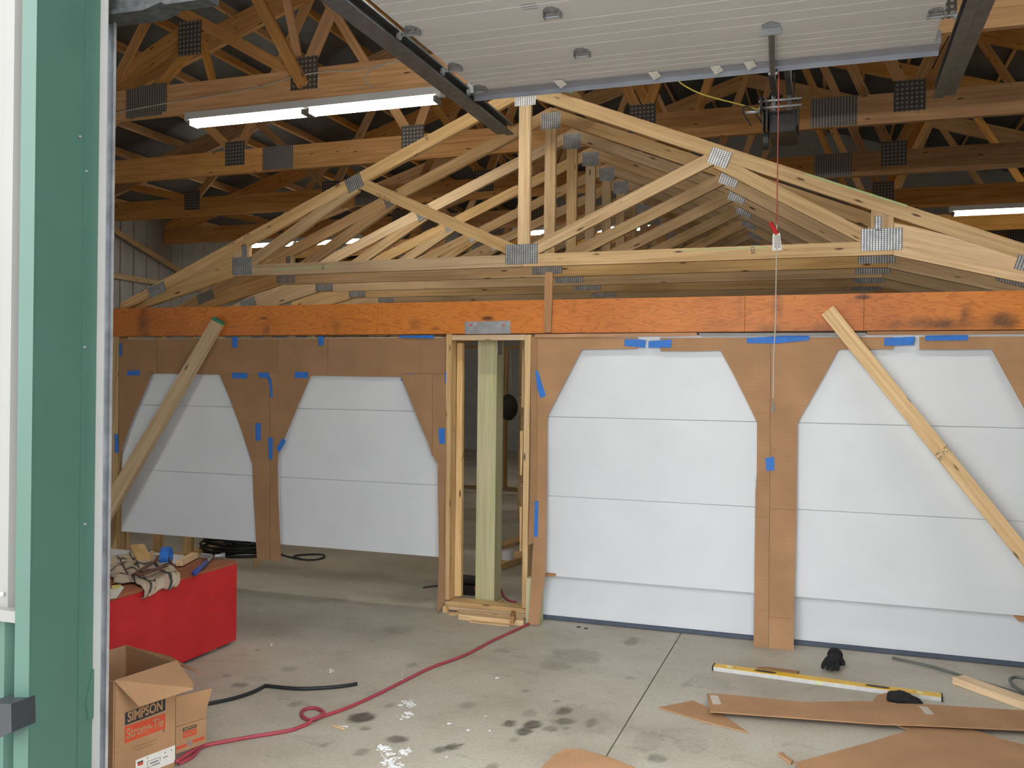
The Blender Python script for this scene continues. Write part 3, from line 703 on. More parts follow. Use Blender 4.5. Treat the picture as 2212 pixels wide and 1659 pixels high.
# power cord of the opener
yc = [PY(a, b, 5.95) for a, b in ((1440, 155), (1455, 166), (1480, 186), (1515, 203), (1560, 216), (1600, 226), (1640, 238))]
tag(MB().tube(spline(yc, 6), .005, 6).build('power_cord', 'yellow_wire', None, True), 'thin yellow electric cord drooping from the raised door to the opener', 'cord')
bc = [PY(a, b, 5.78) for a, b in ((1622, 272), (1612, 255), (1604, 240), (1606, 232), (1614, 230), (1626, 238), (1638, 254), (1650, 270))]
tag(MB().tube(spline(bc, 6), .005, 6).build('cable_loop', 'blackrub', None, True), 'black cable looping below the chrome stub shaft of the opener', 'cable')

# ------------------------------------------------------------------ gable roof trusses of the inner building
GX, GY, GT, AP = -2.03, 6.0, .038, 3.698
SLP = {-1: .423, 1: .405}
VTH = .0965
GZ0, GZ1 = 2.408, 2.494
def gable_truss(label):
    r = thing('roof_truss', (GX, GY, 2.165), label, 'roof truss', 'new pale wooden roof trusses standing in a row')
    def g(name, poly, m='pine', y0=0.0, t=GT, xd=None):
        if len(poly) < 3: return
        return prism(name, [(GX + a, GY + y0, b) for a, b in poly], (0, t, 0), m, r, xd)
    for s in (-1, 1):
        k = SLP[s]
        def lowz(d): return AP - VTH - k * d
        top = [(0.0005 * s, AP), (3.5 * s, AP - k * 3.5), (3.5 * s, AP - k * 3.5 - VTH), (0.0005 * s, AP - VTH)]
        g('top_chord', top)
        # heel board
        hz = []
        for d in (2.385, 2.5, 2.7, 3.0, 3.3, 3.43): hz.append((d * s, min(2.60 - .24 * (d - 2.385), lowz(d) - .001)))
        g('heel_board', [(2.385 * s, GZ0 - .004), (3.29 * s, 2.166), (3.43 * s, 2.166)] + hz[::-1])
        # block over the joint
        g('block', [(2.255 * s, GZ1 + .001), (2.383 * s, GZ1 + .001), (2.383 * s, lowz(2.383) - .001), (2.255 * s, lowz(2.255) - .001)])
        def under(poly): return clip(poly, s * k, 1, AP - VTH - .001)
        w = strip2((s * 1.40, 3.125), (s * -.08, 2.455), .083); w = under(w); w = clip(w, 0, -1, -(GZ1 + .001)); w = clip(w, -s, 0, -.0435); w = clip(w, s, 0, 1.30)
        g('web', w)
        w = strip2((s * 1.16, 3.142), (s * 2.40, 2.416), .083); w = under(w); w = clip(w, 0, -1, -(GZ1 + .001)); w = clip(w, -s, 0, -1.302); w = clip(w, s, 0, 2.253)
        g('web', w)
        # plates
        def plate(cx, cz, w_, h_, ang=0.0, y=-.004):
            c, sn = math.cos(ang), math.sin(ang)
            q = [(cx + a * c - b * sn, cz + a * sn + b * c) for a, b in ((-w_ / 2, -h_ / 2), (w_ / 2, -h_ / 2), (w_ / 2, h_ / 2), (-w_ / 2, h_ / 2))]
            g('nail_plate', q, 'plate', y, .0035, V((c, 0, sn)))
        ang = -s * math.atan(k)
        plate(s * 1.335, 3.072, .135, .105, ang if s > 0 else -ang * -1)
        plate(s * 2.315, 2.485 if s < 0 else 2.503, .18 if s < 0 else .235, .135)
        plate(s * 3.13, 2.318, .17, .085, -s * math.atan(k * .8))
        plate(s * 2.295, 2.60, .04, .09)
    kz = AP - VTH
    g('king_post', [(-.0425, GZ1 + .001), (.0425, GZ1 + .001), (.0425, kz - .0425 * SLP[1] - .001), (0, kz - .001), (-.0425, kz - .0425 * SLP[-1] - .001)], 'pine2', xd=(0, 0, 1))
    g('bottom_chord', [(-2.383, GZ0), (0.0, GZ0), (0.0, GZ1), (-2.383, GZ1)]); g('bottom_chord', [(0.001, GZ0), (2.383, GZ0), (2.383, GZ1), (0.001, GZ1)])
    def plate2(x0, x1, z0, z1): g('nail_plate', [(x0, z0), (x1, z0), (x1, z1), (x0, z1)], 'plate', -.004, .0035, (1, 0, 0))
    plate2(-.075, .078, 3.53, 3.655); plate2(-.13, .105, 2.428, 2.565)
    return r
gt1 = gable_truss('front roof truss facing the door, its green-streaked bottom chord above the orange beam')
NT = 12
num = ['second', 'third', 'fourth', 'fifth', 'sixth', 'seventh', 'eighth', 'ninth', 'tenth', 'eleventh', 'twelfth']
for i in range(1, NT):
    copy_tree(gt1, (GX, GY + .61 * i, 2.165), num[i - 1] + ' roof truss back from the front one in the row of new trusses')
# crayon streaks and pencil writing on the front truss
def on_truss(name, pts, m): prism(name, [PY(a, b, GY - .0006) for a, b in pts], (0, -.0008, 0), m, gt1)
on_truss('crayon_streak', [(590, 581), (650, 577), (720, 573), (720, 576), (650, 580.5), (590, 585)], 'greenchalk')
on_truss('crayon_streak', [(1470, 540), (1570, 536), (1660, 533), (1660, 535.5), (1570, 538.5), (1470, 542)], 'greenchalk')
on_truss('crayon_streak', [(1740, 374), (1850, 408), (1960, 443), (1958, 447), (1848, 412), (1738, 377)], 'greenchalk')
def wr_(txt, px_, py_, dx, dy, size, m='pencil'):
    c = PY(px_, py_, GY - .0014); d = PY(px_ + dx, py_ + dy, GY - .0014) - c; u = V((0, -1, 0)).cross(d)
    if u.z < 0: u = -u
    text('lumber_writing', txt, m, gt1, c, d, u, size, .0003)
wr_('1TL56A', 827, 428, 20, 9.4, .045); wr_('1141', 500, 527, 20, -10, .04); wr_('A M', 533, 510, 20, -10, .035)
wr_('125', 921, 297, 6, 12, .03, 'ink'); wr_('125', 1626, 540, 1, 14, .035, 'ink'); wr_('1TL56', 1838, 1000, 5, 5, .001)
wr_('125', 697, 577, 0, 14, .03, 'ink')
# green-ended board lying on the far slope
gp0 = PY(1226, 197, GY - .08); gz = AP - SLP[1] * (gp0.x - GX)
ge = bar('spare_board', (gp0.x, GY - .08, gz + .024), (gp0.x, GY + 4.2, gz + .024), .038, .089, 'pine', None, (SLP[1], 0, 1)); tag(ge, 'board with a green painted end lying lengthwise over the peaks of the new trusses', 'board')
bar('painted_end', (gp0.x, GY - .084, gz + .024), (gp0.x, GY - .0805, gz + .024), .038, .089, 'greenend', ge, (SLP[1], 0, 1))

# ------------------------------------------------------------------ inner building walls
def stud_wall(name, label, a, b, z1, n, cat='stud wall'):
    a, b = V(a), V(b); d = (b - a).normalized(); nrm = V((-d.y, d.x, 0))
    r = thing(name, (a + b) / 2, label, cat)
    def pc(nm, p, q, z0_, z1_, w):   # along d
        pts = [p - nrm * w / 2 + V((0, 0, z0_)), q - nrm * w / 2 + V((0, 0, z0_)), q - nrm * w / 2 + V((0, 0, z1_)), p - nrm * w / 2 + V((0, 0, z1_))]
        prism(nm, pts, nrm * w, 'pine', r, (d if nm == 'plate' else V((0, 0, 1))))
    pc('plate', a, b, 0.001, .038, .089); pc('plate', a, b, z1 - .038, z1, .089)
    for i in range(n):
        p = a + d * (.02 + ((b - a).length - .04) * i / (n - 1)); pc('stud', p - d * .019, p + d * .019, .039, z1 - .039, .089)
    return r
lsw = stud_wall('stud_wall', 'left stud wall of the new building running back behind the doors', (-5.475, 5.99, 0), (-5.475, 12.9, 0), 2.162, 18)
box('stud', -5.507, -5.438, 5.895, 5.984, .001, 1.936, 'pine', lsw, (0, 0, 1))
stud_wall('stud_wall', 'right stud wall of the new building running back behind the doors', (1.42, 5.99, 0), (1.42, 12.9, 0), 2.162, 18)
stud_wall('stud_wall', 'rear stud wall of the new building seen dimly beside the green post', (-5.40, 12.85, 0), (1.34, 12.85, 0), 2.162, 18)

# beam
BY0, BY1, BZ0, BZ1 = 5.89, 5.985, 1.938, 2.163
bm_ = thing('beam', (-2.03, 5.94, BZ0), 'long orange veneer lumber beam over both white doors, knotted and water stained', 'beam')
bx = [-5.62, PY(308, 700, BY0).x, PY(816, 680, BY0).x, PY(1609, 680, BY0).x, PY(1866, 680, BY0).x, 1.62]
BST = [(PY(a, b, BY0), c, d, e) for a, b, c, d, e in ((310, 700, .06, .14, .8), (575, 712, .03, .05, .8), (1680, 660, .03, .10, .55), (1672, 712, .10, .04, .6), (1760, 712, .2, .03, .5), (2020, 700, .28, .035, .9), (2085, 680, .03, .08, .7), (2165, 695, .09, .05, 1.0), (1600, 665, .02, .08, .3), (1548, 700, .15, .03, .25), (1240, 655, .02, .06, .3), (725, 700, .05, .05, .6), (900, 700, .05, .04, .6))]
for i in range(5):
    x0, x1 = bx[i] + .0012, bx[i + 1] - .0012; nx = max(4, int((x1 - x0) / .03)); nz = 10
    vs = []; fs = []
    for j in range(nz + 1):
        for k in range(nx + 1): vs.append(V((x0 + (x1 - x0) * k / nx, BY0 + (0 if i % 2 else .0015), BZ0 + (BZ1 - BZ0) * j / nz)))
    n = len(vs)
    for j in range(nz):
        for k in range(nx): a = j * (nx + 1) + k; fs.append([a, a + 1, a + nx + 2, a + nx + 1])
    vs += [V((x0, BY1, BZ0)), V((x1, BY1, BZ0)), V((x1, BY1, BZ1)), V((x0, BY1, BZ1))]
    bl, br, tl, tr_ = 0, nx, nz * (nx + 1), nz * (nx + 1) + nx
    fs += [[n, n + 3, n + 2, n + 1], list(range(bl, br + 1)) + [n + 1, n], list(range(tl, tr_ + 1)) + [n + 2, n + 3], [j * (nx + 1) for j in range(nz + 1)] + [n + 3, n], [j * (nx + 1) + nx for j in range(nz + 1)] + [n + 2, n + 1]]
    o = mk('veneer_ply', vs, fs, 'lvl', bm_)
    at = o.data.attributes.new('stain', 'FLOAT', 'POINT'); vals = []
    for v in vs:
        s = 0
        for c, rx, rz, e in BST:
            d = math.hypot((v.x - c.x) / rx, (v.z - c.z) / rz) + noise.noise(v * 14) * .5; s = max(s, e * max(0, min(1, 1.3 - d)))
        vals.append(s)
    at.data.foreach_set('value', vals)
# galvanised plate and loose stick
gp = prism('steel_plate', [PY(1004, 695, 5.886), PY(1102, 693, 5.886), PY(1102.5, 720.5, 5.886), PY(1005, 722, 5.886)], (0, .003, 0), 'galv'); tag(gp, 'galvanised steel plate tacked on the beam above the green post', 'plate')
for a, b in ((1017, 702), (1088, 702)): c = PY(a, b, 5.886); MB().cyl(c, c + V((0, -.004, 0)), .007, 8).build('rusty_nail', 'orange_ink', gp)
text('stamped_letters', 'E', 'foam', gp, PY(1027, 700, 5.8856), (1, 0, 0), (0, 0, 1), .032, .0003)
sk = prism('upright_stick', [PY(1174.5, 718, 5.868), PY(1190, 718, 5.868), PY(1194, 588, 5.868), PY(1177, 588, 5.868)], (0, .018, 0), 'reddish', None, (0, 0, 1)); tag(sk, 'thin upright wooden stick standing in front of the beam right of the steel plate', 'stick')

# ------------------------------------------------------------------ white doors
DY = 5.90
def door(name, label, x0, x1, zs, y, k=0.0):
    r = thing(name, ((x0 + x1) / 2, y, zs[-1]), label, 'garage door')
    for a, b in zip(zs[:-1], zs[1:]):
        t = .045
        prof = [(y, b + .001), (y, a - .004), (y + .003, a - .001), (y + t, a - .001), (y + t, b + .001)]
        prof = [(q - k * (zs[0] - z), z) for q, z in prof]
        prism('door_section', [(x0, py_, pz_) for py_, pz_ in prof], (x1 - x0, 0, 0), 'white', r, (1, 0, 0))
    return r
door('garage_door', 'left white sectional door hung above the floor behind cardboard arches', -5.40, -2.59, [1.918, 1.388, .868, .36], DY)
door('garage_door', 'right white sectional door with a loose edge over the lower panel', -1.83, 1.36, [1.918, 1.373, .842, .309], DY, .042)
lp = thing('lower_garage_door', (-.2, 5.96, 0), 'lowest white door panel standing on the floor set back under the right door', 'door panel')
prism('panel', [(-1.83, 5.897, .03), (-1.83, 5.897, .40), (-1.83, 5.93, .40), (-1.83, 5.93, .03)], (3.19, 0, 0), 'white', lp, (1, 0, 0))
prism('bottom_seal', [(-1.83, 5.887, .004), (-1.83, 5.887, .028), (-1.83, 5.934, .028), (-1.83, 5.934, .004)], (3.19, 0, 0), 'seal', lp, (1, 0, 0))

# ------------------------------------------------------------------ column frame and post
FY = 5.845
cf = thing('post_surround', (-2.2, FY + .05, 0), 'narrow pale stud frame standing around the green post', 'frame')
def fb(name, q, d, m='pine2', xd=(0, 0, 1), y=FY): return prism(name, [PY(a, b, y) for a, b in q], (0, d, 0), m, cf, xd)
fb('stud', [(964.5, 722), (975.5, 722), (970, 1296), (960, 1296)], .089)
fb('stud', [(987.5, 741), (999, 741), (995.5, 1288), (981.5, 1288)], .038, y=5.94)
fb('stud', [(1134, 723), (1147, 723), (1138, 1314), (1127, 1314)], .089)
fb('plate', [(976, 724), (1133.5, 723), (1133.5, 734.5), (976, 735)], .075, xd=(1, 0, 0))
fb('plate', [(960, 1297.5), (1137, 1316), (1137, 1325.5), (960, 1307)], .13, xd=(1, 0, 0))
fb('plate', [(961, 1308), (1138.5, 1326.5), (1138.5, 1336), (961, 1316)], .13, xd=(1, 0, 0))
fb('lath', [(1128, 756), (1133, 754), (1131.5, 880), (1126.5, 880)], .006, y=5.95); fb('lath', [(1123.5, 931), (1131, 930), (1127, 1027), (1124, 1027)], .006, y=5.95)
fb('lath', [(1122.5, 1095), (1127.5, 1094), (1127, 1191), (1122.5, 1190)], .006, y=5.95)
fb('block', [(956, 1309), (960.8, 1309), (966.5, 1317), (966.5, 1328), (956, 1328)], .03, y=5.80)
post = thing('post', (-2.27, 6.07, 0), 'greenish treated timber post standing behind the narrow stud frame', 'post')
x0, x1 = -2.358, -2.216
box('shaft', x0, x1, 6.0, 6.14, .045, BZ0 - .002, 'treated', post, (0, 0, 1))
for xx in (x0 - .004, x1 + .001): box('hanger', xx, xx + .003, 6.0, 6.09, 1.80, BZ0 - .03, 'galv', post)
box('base_plate', x0 - .02, x1 + .02, 5.99, 6.16, .001, .044, 'pine', post, (1, 0, 0))
# green stub behind the right cardboard
stb = thing('post_stub', PZ(1160, 1352), 'short green treated post stub behind the right column cardboard', 'post')
a, b = PY(1143, 1000, 5.80), PY(1176, 1000, 5.80)
box('stub', a.x + .006, b.x - .006, 5.75, 5.83, .002, .30, 'treated', stb, (0, 0, 1))
sw = prism('shim', [PY(1178, 1239, 5.80), PY(1198, 1241, 5.80), PY(1198, 1245, 5.80), PY(1178, 1246, 5.80)], (0, .06, 0), 'reddish'); tag(sw, 'small orange shim sticking out under the right white door', 'shim')
# scraps under the frame
def floor_board(name, q, h, m, label, cat, zlift=.001, xd=None):
    pts = [PZ(a, b, zlift) for a, b in q]; o = prism(name, pts, (0, 0, h), m, None, xd); return tag(o, label, cat)
floor_board('shim_board', [(990, 1338), (1100, 1350), (1131, 1352), (1131, 1343), (1100, 1338), (990, 1328)], .035, 'pine2', 'short pale board lying flat under the post frame', 'board')
floor_board('shim_strip', [(1013, 1345), (1100, 1354), (1102, 1350), (1020, 1340)], .008, 'pine2', 'thin pale strip on the floor in front of the post frame', 'shim')
prism_ = prism('wedge', [PZ(969, 1330, .001), PZ(977, 1331, .001), PZ(1005, 1325.5, .001), PZ(1003, 1321, .001)], (0, 0, .018), 'pine2'); tag(prism_, 'small wood wedge poking from under the left end of the post frame', 'wedge')
floor_board('wood_block', [(1101, 1347), (1110, 1348), (1114, 1336), (1105, 1335)], .05, 'reddish', 'little wood block under the right end of the post frame', 'block', .037)

# ------------------------------------------------------------------ cardboard templates
CYP = 5.882
def CP(x_, y_, off=0.0, k=0.0):
    '''point on a sheet that hangs at CYP and leans out by k towards its foot'''
    r = ray(x_, y_); t = (CYP + off - k * (1.935 - CAMH)) / (r.y - k * r.z); return CAMP + r * t
def sheet(parent, q, m='card', t=.005, off=0.0, name='sheet', k=0.0):
    return prism(name, [CP(a, b, off, k) for a, b in q], (0, t, 0), m, parent, (0, 0, 1))
lh = thing('cardboard_header', CP(610, 770), 'long cardboard strip across the top of the left white door', 'cardboard')
xs_ = [258, 339, 600, 708, 966]
for i in range(4):
    a, b = xs_[i] + .4, xs_[i + 1] - .4; top = lambda x: 733 - (x - 258) * .006; bot = lambda x: 806 + (x - 258) * .0125
    sheet(lh, [(a, top(a)), (b, top(b)), (b, bot(b)), ((a + b) / 2, bot((a + b) / 2) + .8), (a, bot(a))], 'card', off=-.0005 * (i % 2))
for a in (907, 911.5): sheet(lh, [(a, 733), (a + .9, 733), (a + .6, 810), (a - .4, 810)], 'card_in', .0008, -.0016, 'crease')
CT2 = -.007
t1 = thing('cardboard_bracket', CP(280, 880), 'tapered cardboard corner on the far left of the left white door', 'cardboard')
sheet(t1, [(257, 800), (327, 800), (326, 811), (304, 863), (278, 925), (260, 979), (257, 1002)], off=CT2)
t2 = thing('cardboard_column', CP(575, 1000), 'cardboard Y-shaped column between the two arches of the left door', 'cardboard')
sheet(t2, [(473, 806), (582.6, 807), (583.5, 1211), (555, 1209), (548, 1080), (545, 1003), (520, 925), (495, 858)], off=CT2)
sheet(t2, [(583.4, 807), (672, 808), (640, 884), (601, 979), (599, 1000), (600, 1080), (607, 1212.5), (584.3, 1211.4)], off=CT2 + .0008)
t3 = thing('cardboard_column', CP(930, 1000), 'narrow cardboard half column at the right end of the left door', 'cardboard')
sheet(t3, [(864, 808), (933.6, 809), (933.6, 985), (925, 957), (904, 908), (880, 848)], off=CT2, k=.065)
sheet(t3, [(934.4, 809), (964, 809), (962.5, 980), (960, 1100), (959, 1300), (944, 1326), (948, 1215), (946, 1090), (945.5, 1003), (934.4, 984)], off=CT2 - .001, k=.065)
t4 = thing('cardboard_column', CP(1170, 1000), 'cardboard half column with sloped shoulder just right of the green post', 'cardboard')
sheet(t4, [(1161, 727), (1378, 729), (1378, 753), (1310, 754), (1257, 755), (1222, 822), (1184, 895), (1181.5, 908), (1181, 1060), (1178.5, 1233), (1164, 1350), (1141, 1349.5), (1152, 1175), (1160, 1060)], 'card2', off=CT2, k=.09)
sheet(t4, [(1148, 727), (1160.5, 727), (1159.5, 1060), (1154, 1172), (1141, 1178), (1145, 1060)], 'card', off=CT2 - .002, k=.09)
t5 = thing('cardboard_column', CP(1672, 1000), 'tall cardboard T-shaped column between the two arches of the right door', 'cardboard')
sheet(t5, [(1426, 730), (1664.5, 729), (1662.5, 1060), (1659.5, 1403.5), (1627.6, 1401), (1632, 1060), (1635, 1019), (1635.5, 913), (1613, 866), (1582, 804), (1556, 757), (1490, 758.5), (1426, 758)], 'card2', off=CT2, k=.065)
sheet(t5, [(1665.3, 729), (1929.5, 728), (1929.5, 754), (1811, 755), (1789, 797), (1747, 871), (1722.6, 913), (1720, 1115), (1716, 1288), (1714.5, 1409), (1660.3, 1404), (1663.3, 1060)], 'card2', off=CT2 + .0008, k=.065)
for q in ([(1634, 891), (1664, 892), (1664, 892.9), (1634, 891.9)], [(1664, 1098), (1719, 1101), (1719, 1102), (1664, 1099)], [(1631, 1116), (1660, 1117), (1660, 1118), (1631, 1117)], [(1632, 1038), (1662, 1039), (1662, 1040), (1632, 1039)], [(1661, 1332), (1715, 1337), (1715, 1338), (1661, 1333)], [(1629, 1315), (1659, 1318), (1659, 1319), (1629, 1316)]):
    sheet(t5, q, 'card_in', .0007, CT2 - .0012, 'crease', k=.065)
t6 = thing('cardboard_bracket', CP(2150, 780), 'cardboard corner with sloped edge at the right end of the right door', 'cardboard')
sheet(t6, [(1986, 727.5), (2330, 726), (2330, 1000), (2290, 1040), (2212, 882), (2175, 815), (2141.6, 754), (2060, 755), (1986, 755)], 'card2', off=CT2, k=.06)
# trim sticks under the beam
def ledge(name, q, d, m, label): tag(prism(name, [PY(a, b, 5.862) for a, b in q], (0, d, 0), m), label, 'strip')
ledge('trim_strip', [(1155, 722), (1505, 718.5), (1506, 725.5), (1156, 729)], .012, 'reddish', 'reddish wood strip under the beam above the left arch of the right door')
ledge('vinyl_strip', [(1510, 719.5), (1870, 719), (1870, 724.5), (1511, 726)], .012, 'vinyl', 'white strip under the beam above the T-shaped cardboard column')
ledge('trim_strip', [(1873, 716), (2330, 713.5), (2330, 720.5), (1873, 723.5)], .012, 'reddish', 'reddish wood strip under the beam at the right end of the right door')
wdg = prism('wood_scrap', [PY(2183, 1324, 5.85), PY(2260, 1330, 5.85), PY(2260, 1348, 5.85), (PY(2200, 1342, 5.85))], (0, .02, 0), 'reddish'); tag(wdg, 'brown wood scrap showing under the right white door at the right edge', 'scrap')

# painter's tape: every strip a thing
TPS = [
 ([(258, 740), (262, 742), (262, 768), (257, 770)], 'narrow blue tape at the far left end of the left cardboard header'),
 ([(501, 728), (513, 728), (512, 751), (502, 751)], 'small upright blue tape on the top edge of the left header near the leaning brace'),
 ([(687, 727), (700, 727), (699, 745), (688, 747)], 'small blue tape on the top edge at the middle of the left header'),
 ([(861, 725), (937, 724), (937, 731), (862, 729)], 'long thin blue tape along the top edge of the left header'),
 ([(275, 801), (302, 800), (301, 811), (274, 811)], 'blue tape joining the header to the far left cardboard corner'),
 ([(501, 805), (535, 806), (533, 818), (500, 817)], 'blue tape at the header joint on the left side of the Y-shaped column'),
 ([(556, 805), (580, 805), (583, 818), (560, 815)], 'blue tape at the header joint above the long curling piece'),
 ([(578, 816), (586, 817), (589, 858), (584, 858), (582, 832)], 'curling vertical blue tape down the seam of the Y-shaped column'),
 ([(637, 803), (666, 804), (665, 817), (636, 816)], 'blue tape at the header joint on the right side of the Y-shaped column'),
 ([(868, 808), (893, 807), (890, 821), (866, 822)], 'blue tape at the top of the half column right of the left door'),
 ([(551, 914), (563, 914), (563, 952), (552, 952)], 'upright blue tape on the left half of the Y-shaped column'),
 ([(579, 944), (589, 946), (588, 993), (580, 992)], 'upright blue tape low on the seam of the Y-shaped column'),
 ([(610, 946), (617.5, 953), (603, 978), (597, 968)], 'slanted blue tape on the right edge of the Y-shaped column'),
 ([(247, 937), (254, 938), (256, 978), (248, 978)], 'upright blue tape on the left end stud'),
 ([(947, 926), (960.5, 924), (961, 959), (949, 958)], 'blue tape on the half column left of the post frame'),
 ([(960.5, 803), (963.5, 801), (963.5, 830), (961, 826)], 'sliver of blue tape beside the left stud of the post frame'),
 ([(1156, 801), (1162, 801), (1179, 855), (1167, 860), (1160, 838)], 'slanted blue tape right of the post frame'),
 ([(1155, 1083), (1163, 1082), (1161.5, 1160), (1153, 1159)], 'long upright blue tape low on the half column right of the post'),
 ([(1349, 733), (1379, 733), (1395, 735), (1393, 751), (1349, 747)], 'left of the two blue tapes atop the left arch of the right door'),
 ([(1401, 737), (1425, 735), (1451, 733), (1449, 751), (1425, 751), (1400, 751)], 'right of the two blue tapes atop the left arch of the right door'),
 ([(1613, 730), (1669, 727), (1748, 721), (1748, 735), (1675, 742), (1614, 741)], 'long crumpled blue tape over the top of the T-shaped column'),
 ([(1910, 730), (1977, 727), (1974, 745), (1910, 747)], 'blue tape on the right arm of the T-shaped column'),
 ([(1999, 725), (2091, 724), (2091, 735), (1999, 736)], 'long blue tape along the top of the rightmost cardboard corner'),
 ([(1653, 989), (1672, 987), (1673, 1016), (1655, 1017)], 'square blue tape at the middle of the T-shaped column'),
]
for q, lab in TPS:
    kx = .09 if 1140 < q[0][0] < 1400 else .065 if (q[0][0] > 1400 or 930 < q[0][0] < 965) else 0.0
    o = prism('tape_strip', [CP(a, b, CT2 - .0035, kx) for a, b in q], (0, .0009, 0), 'tape')
    tag(o, lab, 'tape', "strips of blue painter's tape on the cardboard")

# ------------------------------------------------------------------ leaning braces
def brace(name, quad_top, quad_bot, ytop, ybot, t, m, label, ext=1.0):
    a, b = [PY(x_, y_, ytop) for x_, y_ in quad_top]; c, d = [PY(x_, y_, ybot) for x_, y_ in quad_bot]
    d2, c2 = a + (d - a) * ext, b + (c - b) * ext
    o = prism(name, [a, b, c2, d2], (0, t, 0), m, None, (c - b)); return tag(o, label, 'brace')
lb = brace('leaning_brace', [(456.5, 690), (478, 702)], [(270, 1062), (248, 1040)], 5.835, 5.78, .038, 'pine2', 'two-by-four with a green end leaning on the left of the beam', 1.9)
prism('painted_end', [PY(455.5, 688, 5.8345), PY(461, 684.5, 5.8345), PY(480, 697, 5.8345), PY(477.5, 702, 5.8345)], (0, .04, .0), 'greenend', lb)
rb_ = brace('leaning_brace', [(1774.5, 680), (1800, 660)], [(2212, 1171), (2212, 1224)], 5.845, 5.66, .04, 'pine2', 'two-by-four brace slanting across the right white door', 1.25)

mb = MB(); random.seed(4)                              # green ink grade stamp
YS = 5.727; o_ = PY(2038, 978, YS); e1 = PY(2051, 967.5, YS) - o_; e2 = PY(2044, 986, YS) - o_
for i in range(4):
    for j in range(9):
        if random.random() < .7:
            p = o_ + e1 * (j / 4.5 - 1) + e2 * (i / 2.0 - .8); mb.poly([p, p + e1 * .16, p + e1 * .16 + e2 * random.uniform(.2, .4), p + e2 * .25], (0, .012, 0))
gs = mb.build('grade_stamp', 'greyink_green', rb_)
# ------------------------------------------------------------------ red crate and what lies on it
CXR = -3.38; ct = PX(512, 1211, CXR); CT = ct.z; cy1 = ct.y; cy0 = 3.40; cx0 = -4.35
cr = thing('red_crate', (-3.87, 4.05, 0), 'bright red painted wooden crate at the left behind the jamb', 'crate')
box('side_panel', CXR - .018, CXR, cy0, cy1, .02, CT - .019, 'red', cr, (0, 1, 0)); box('side_panel', cx0, cx0 + .018, cy0, cy1, .02, CT - .019, 'red', cr, (0, 1, 0))
box('end_panel', cx0 + .019, CXR - .019, cy0, cy0 + .018, .02, CT - .019, 'red', cr); box('end_panel', cx0 + .019, CXR - .019, cy1 - .018, cy1, .02, CT - .019, 'red', cr)
box('top_panel', cx0, CXR, cy0, cy1, CT - .018, CT, 'redtop', cr, (0, 1, 0))
for yy in (cy0 + .1, cy1 - .2): box('skid', cx0 + .02, CXR - .03, yy, yy + .06, .0, .019, 'pine', cr, (1, 0, 0))
def ontop(name, q, h, m, label, cat, z=0.0):
    o = prism(name, [PZ(a, b, CT + .001 + z) for a, b in q], (0, 0, h), m); return tag(o, label, cat)
wbq = [PZ(a, b, CT + .001) for a, b in ((240, 1177), (312, 1182), (415, 1197), (381, 1219), (300, 1226), (240, 1228))]
wbq = [V((max(p.x, cx0 + .02), min(p.y, cy1 - .01), p.z)) for p in wbq]
tag(prism('white_board', wbq, (0, 0, .006), 'white'), 'thin white board lying on the red crate', 'board')
def stick(name, p0, p1, w, h, m, label, z0=.008):
    a, b = PZ(p0[0], p0[1], CT + z0 + h / 2), PZ(p1[0], p1[1], CT + z0 + h / 2); o = bar(name, a, b, h, w, m, None, (0, 0, 1)); return tag(o, label, 'wood scrap')
stick('wood_scrap', (296, 1180), (312, 1212), .085, .025, 'pine', 'flat pale wood offcut at the back of the red crate top')
stick('wood_scrap', (387, 1217), (421, 1199), .04, .03, 'pine2', 'short wood stick between the blue tape roll and the hammer', .008)
# tape roll (on its side, slightly tilted)
c = PZ(359, 1222, CT + .008); ax = V((.88, .40, 0)).normalized(); tr0 = MB(); N = 28; R0, R1, wd_ = .055, .040, .048
cc = c + V((0, 0, R0)); u = V((0, 0, 1)); w = ax.cross(u)
for i in range(N):
    t = 2 * math.pi * i / N; e = u * math.cos(t) + w * math.sin(t)
    for r_, s in ((R0, -.5), (R0, .5), (R1, .5), (R1, -.5)): tr0.v.append(cc + e * r_ + ax * wd_ * s)
for i in range(N):
    a, b = 4 * i, 4 * ((i + 1) % N)
    for k in range(4): tr0.f.append([a + k, a + (k + 1) % 4, b + (k + 1) % 4, b + k])
tag(tr0.build('tape_roll', 'tape', None), "roll of blue painter's tape on the red crate", 'tape roll')
# hammer
hm = thing('hammer', PZ(440, 1222, CT), 'steel claw hammer with blue grip resting on the red crate', 'hammer')
a, b, c = PZ(420, 1238, CT + .018), PZ(446, 1215, CT + .018), PZ(459, 1202, CT + .020)
MB().tube([a, a.lerp(b, .3), b], .015, 10).build('grip', 'blueh', hm, True); MB().tube([b, c], .009, 8).build('shank', 'chrome', hm, True)
hA, hB = PZ(435, 1201, CT + .022), PZ(486, 1200, CT + .022); dv = (hB - hA).normalized()
MB().cyl(c + dv * .012, hB - dv * .02, .012, 12).cyl(hB - dv * .022, hB, .017, 14).build('head', 'chrome', hm)
sd = dv.cross(V((0, 0, 1)))
MB().poly([c + sd * .016 + V((0, 0, -.012)), c - sd * .016 + V((0, 0, -.012)), hA - sd * .02 + V((0, 0, -.006)), hA + sd * .02 + V((0, 0, -.006))], (0, 0, .022)).build('claw', 'chrome', hm)
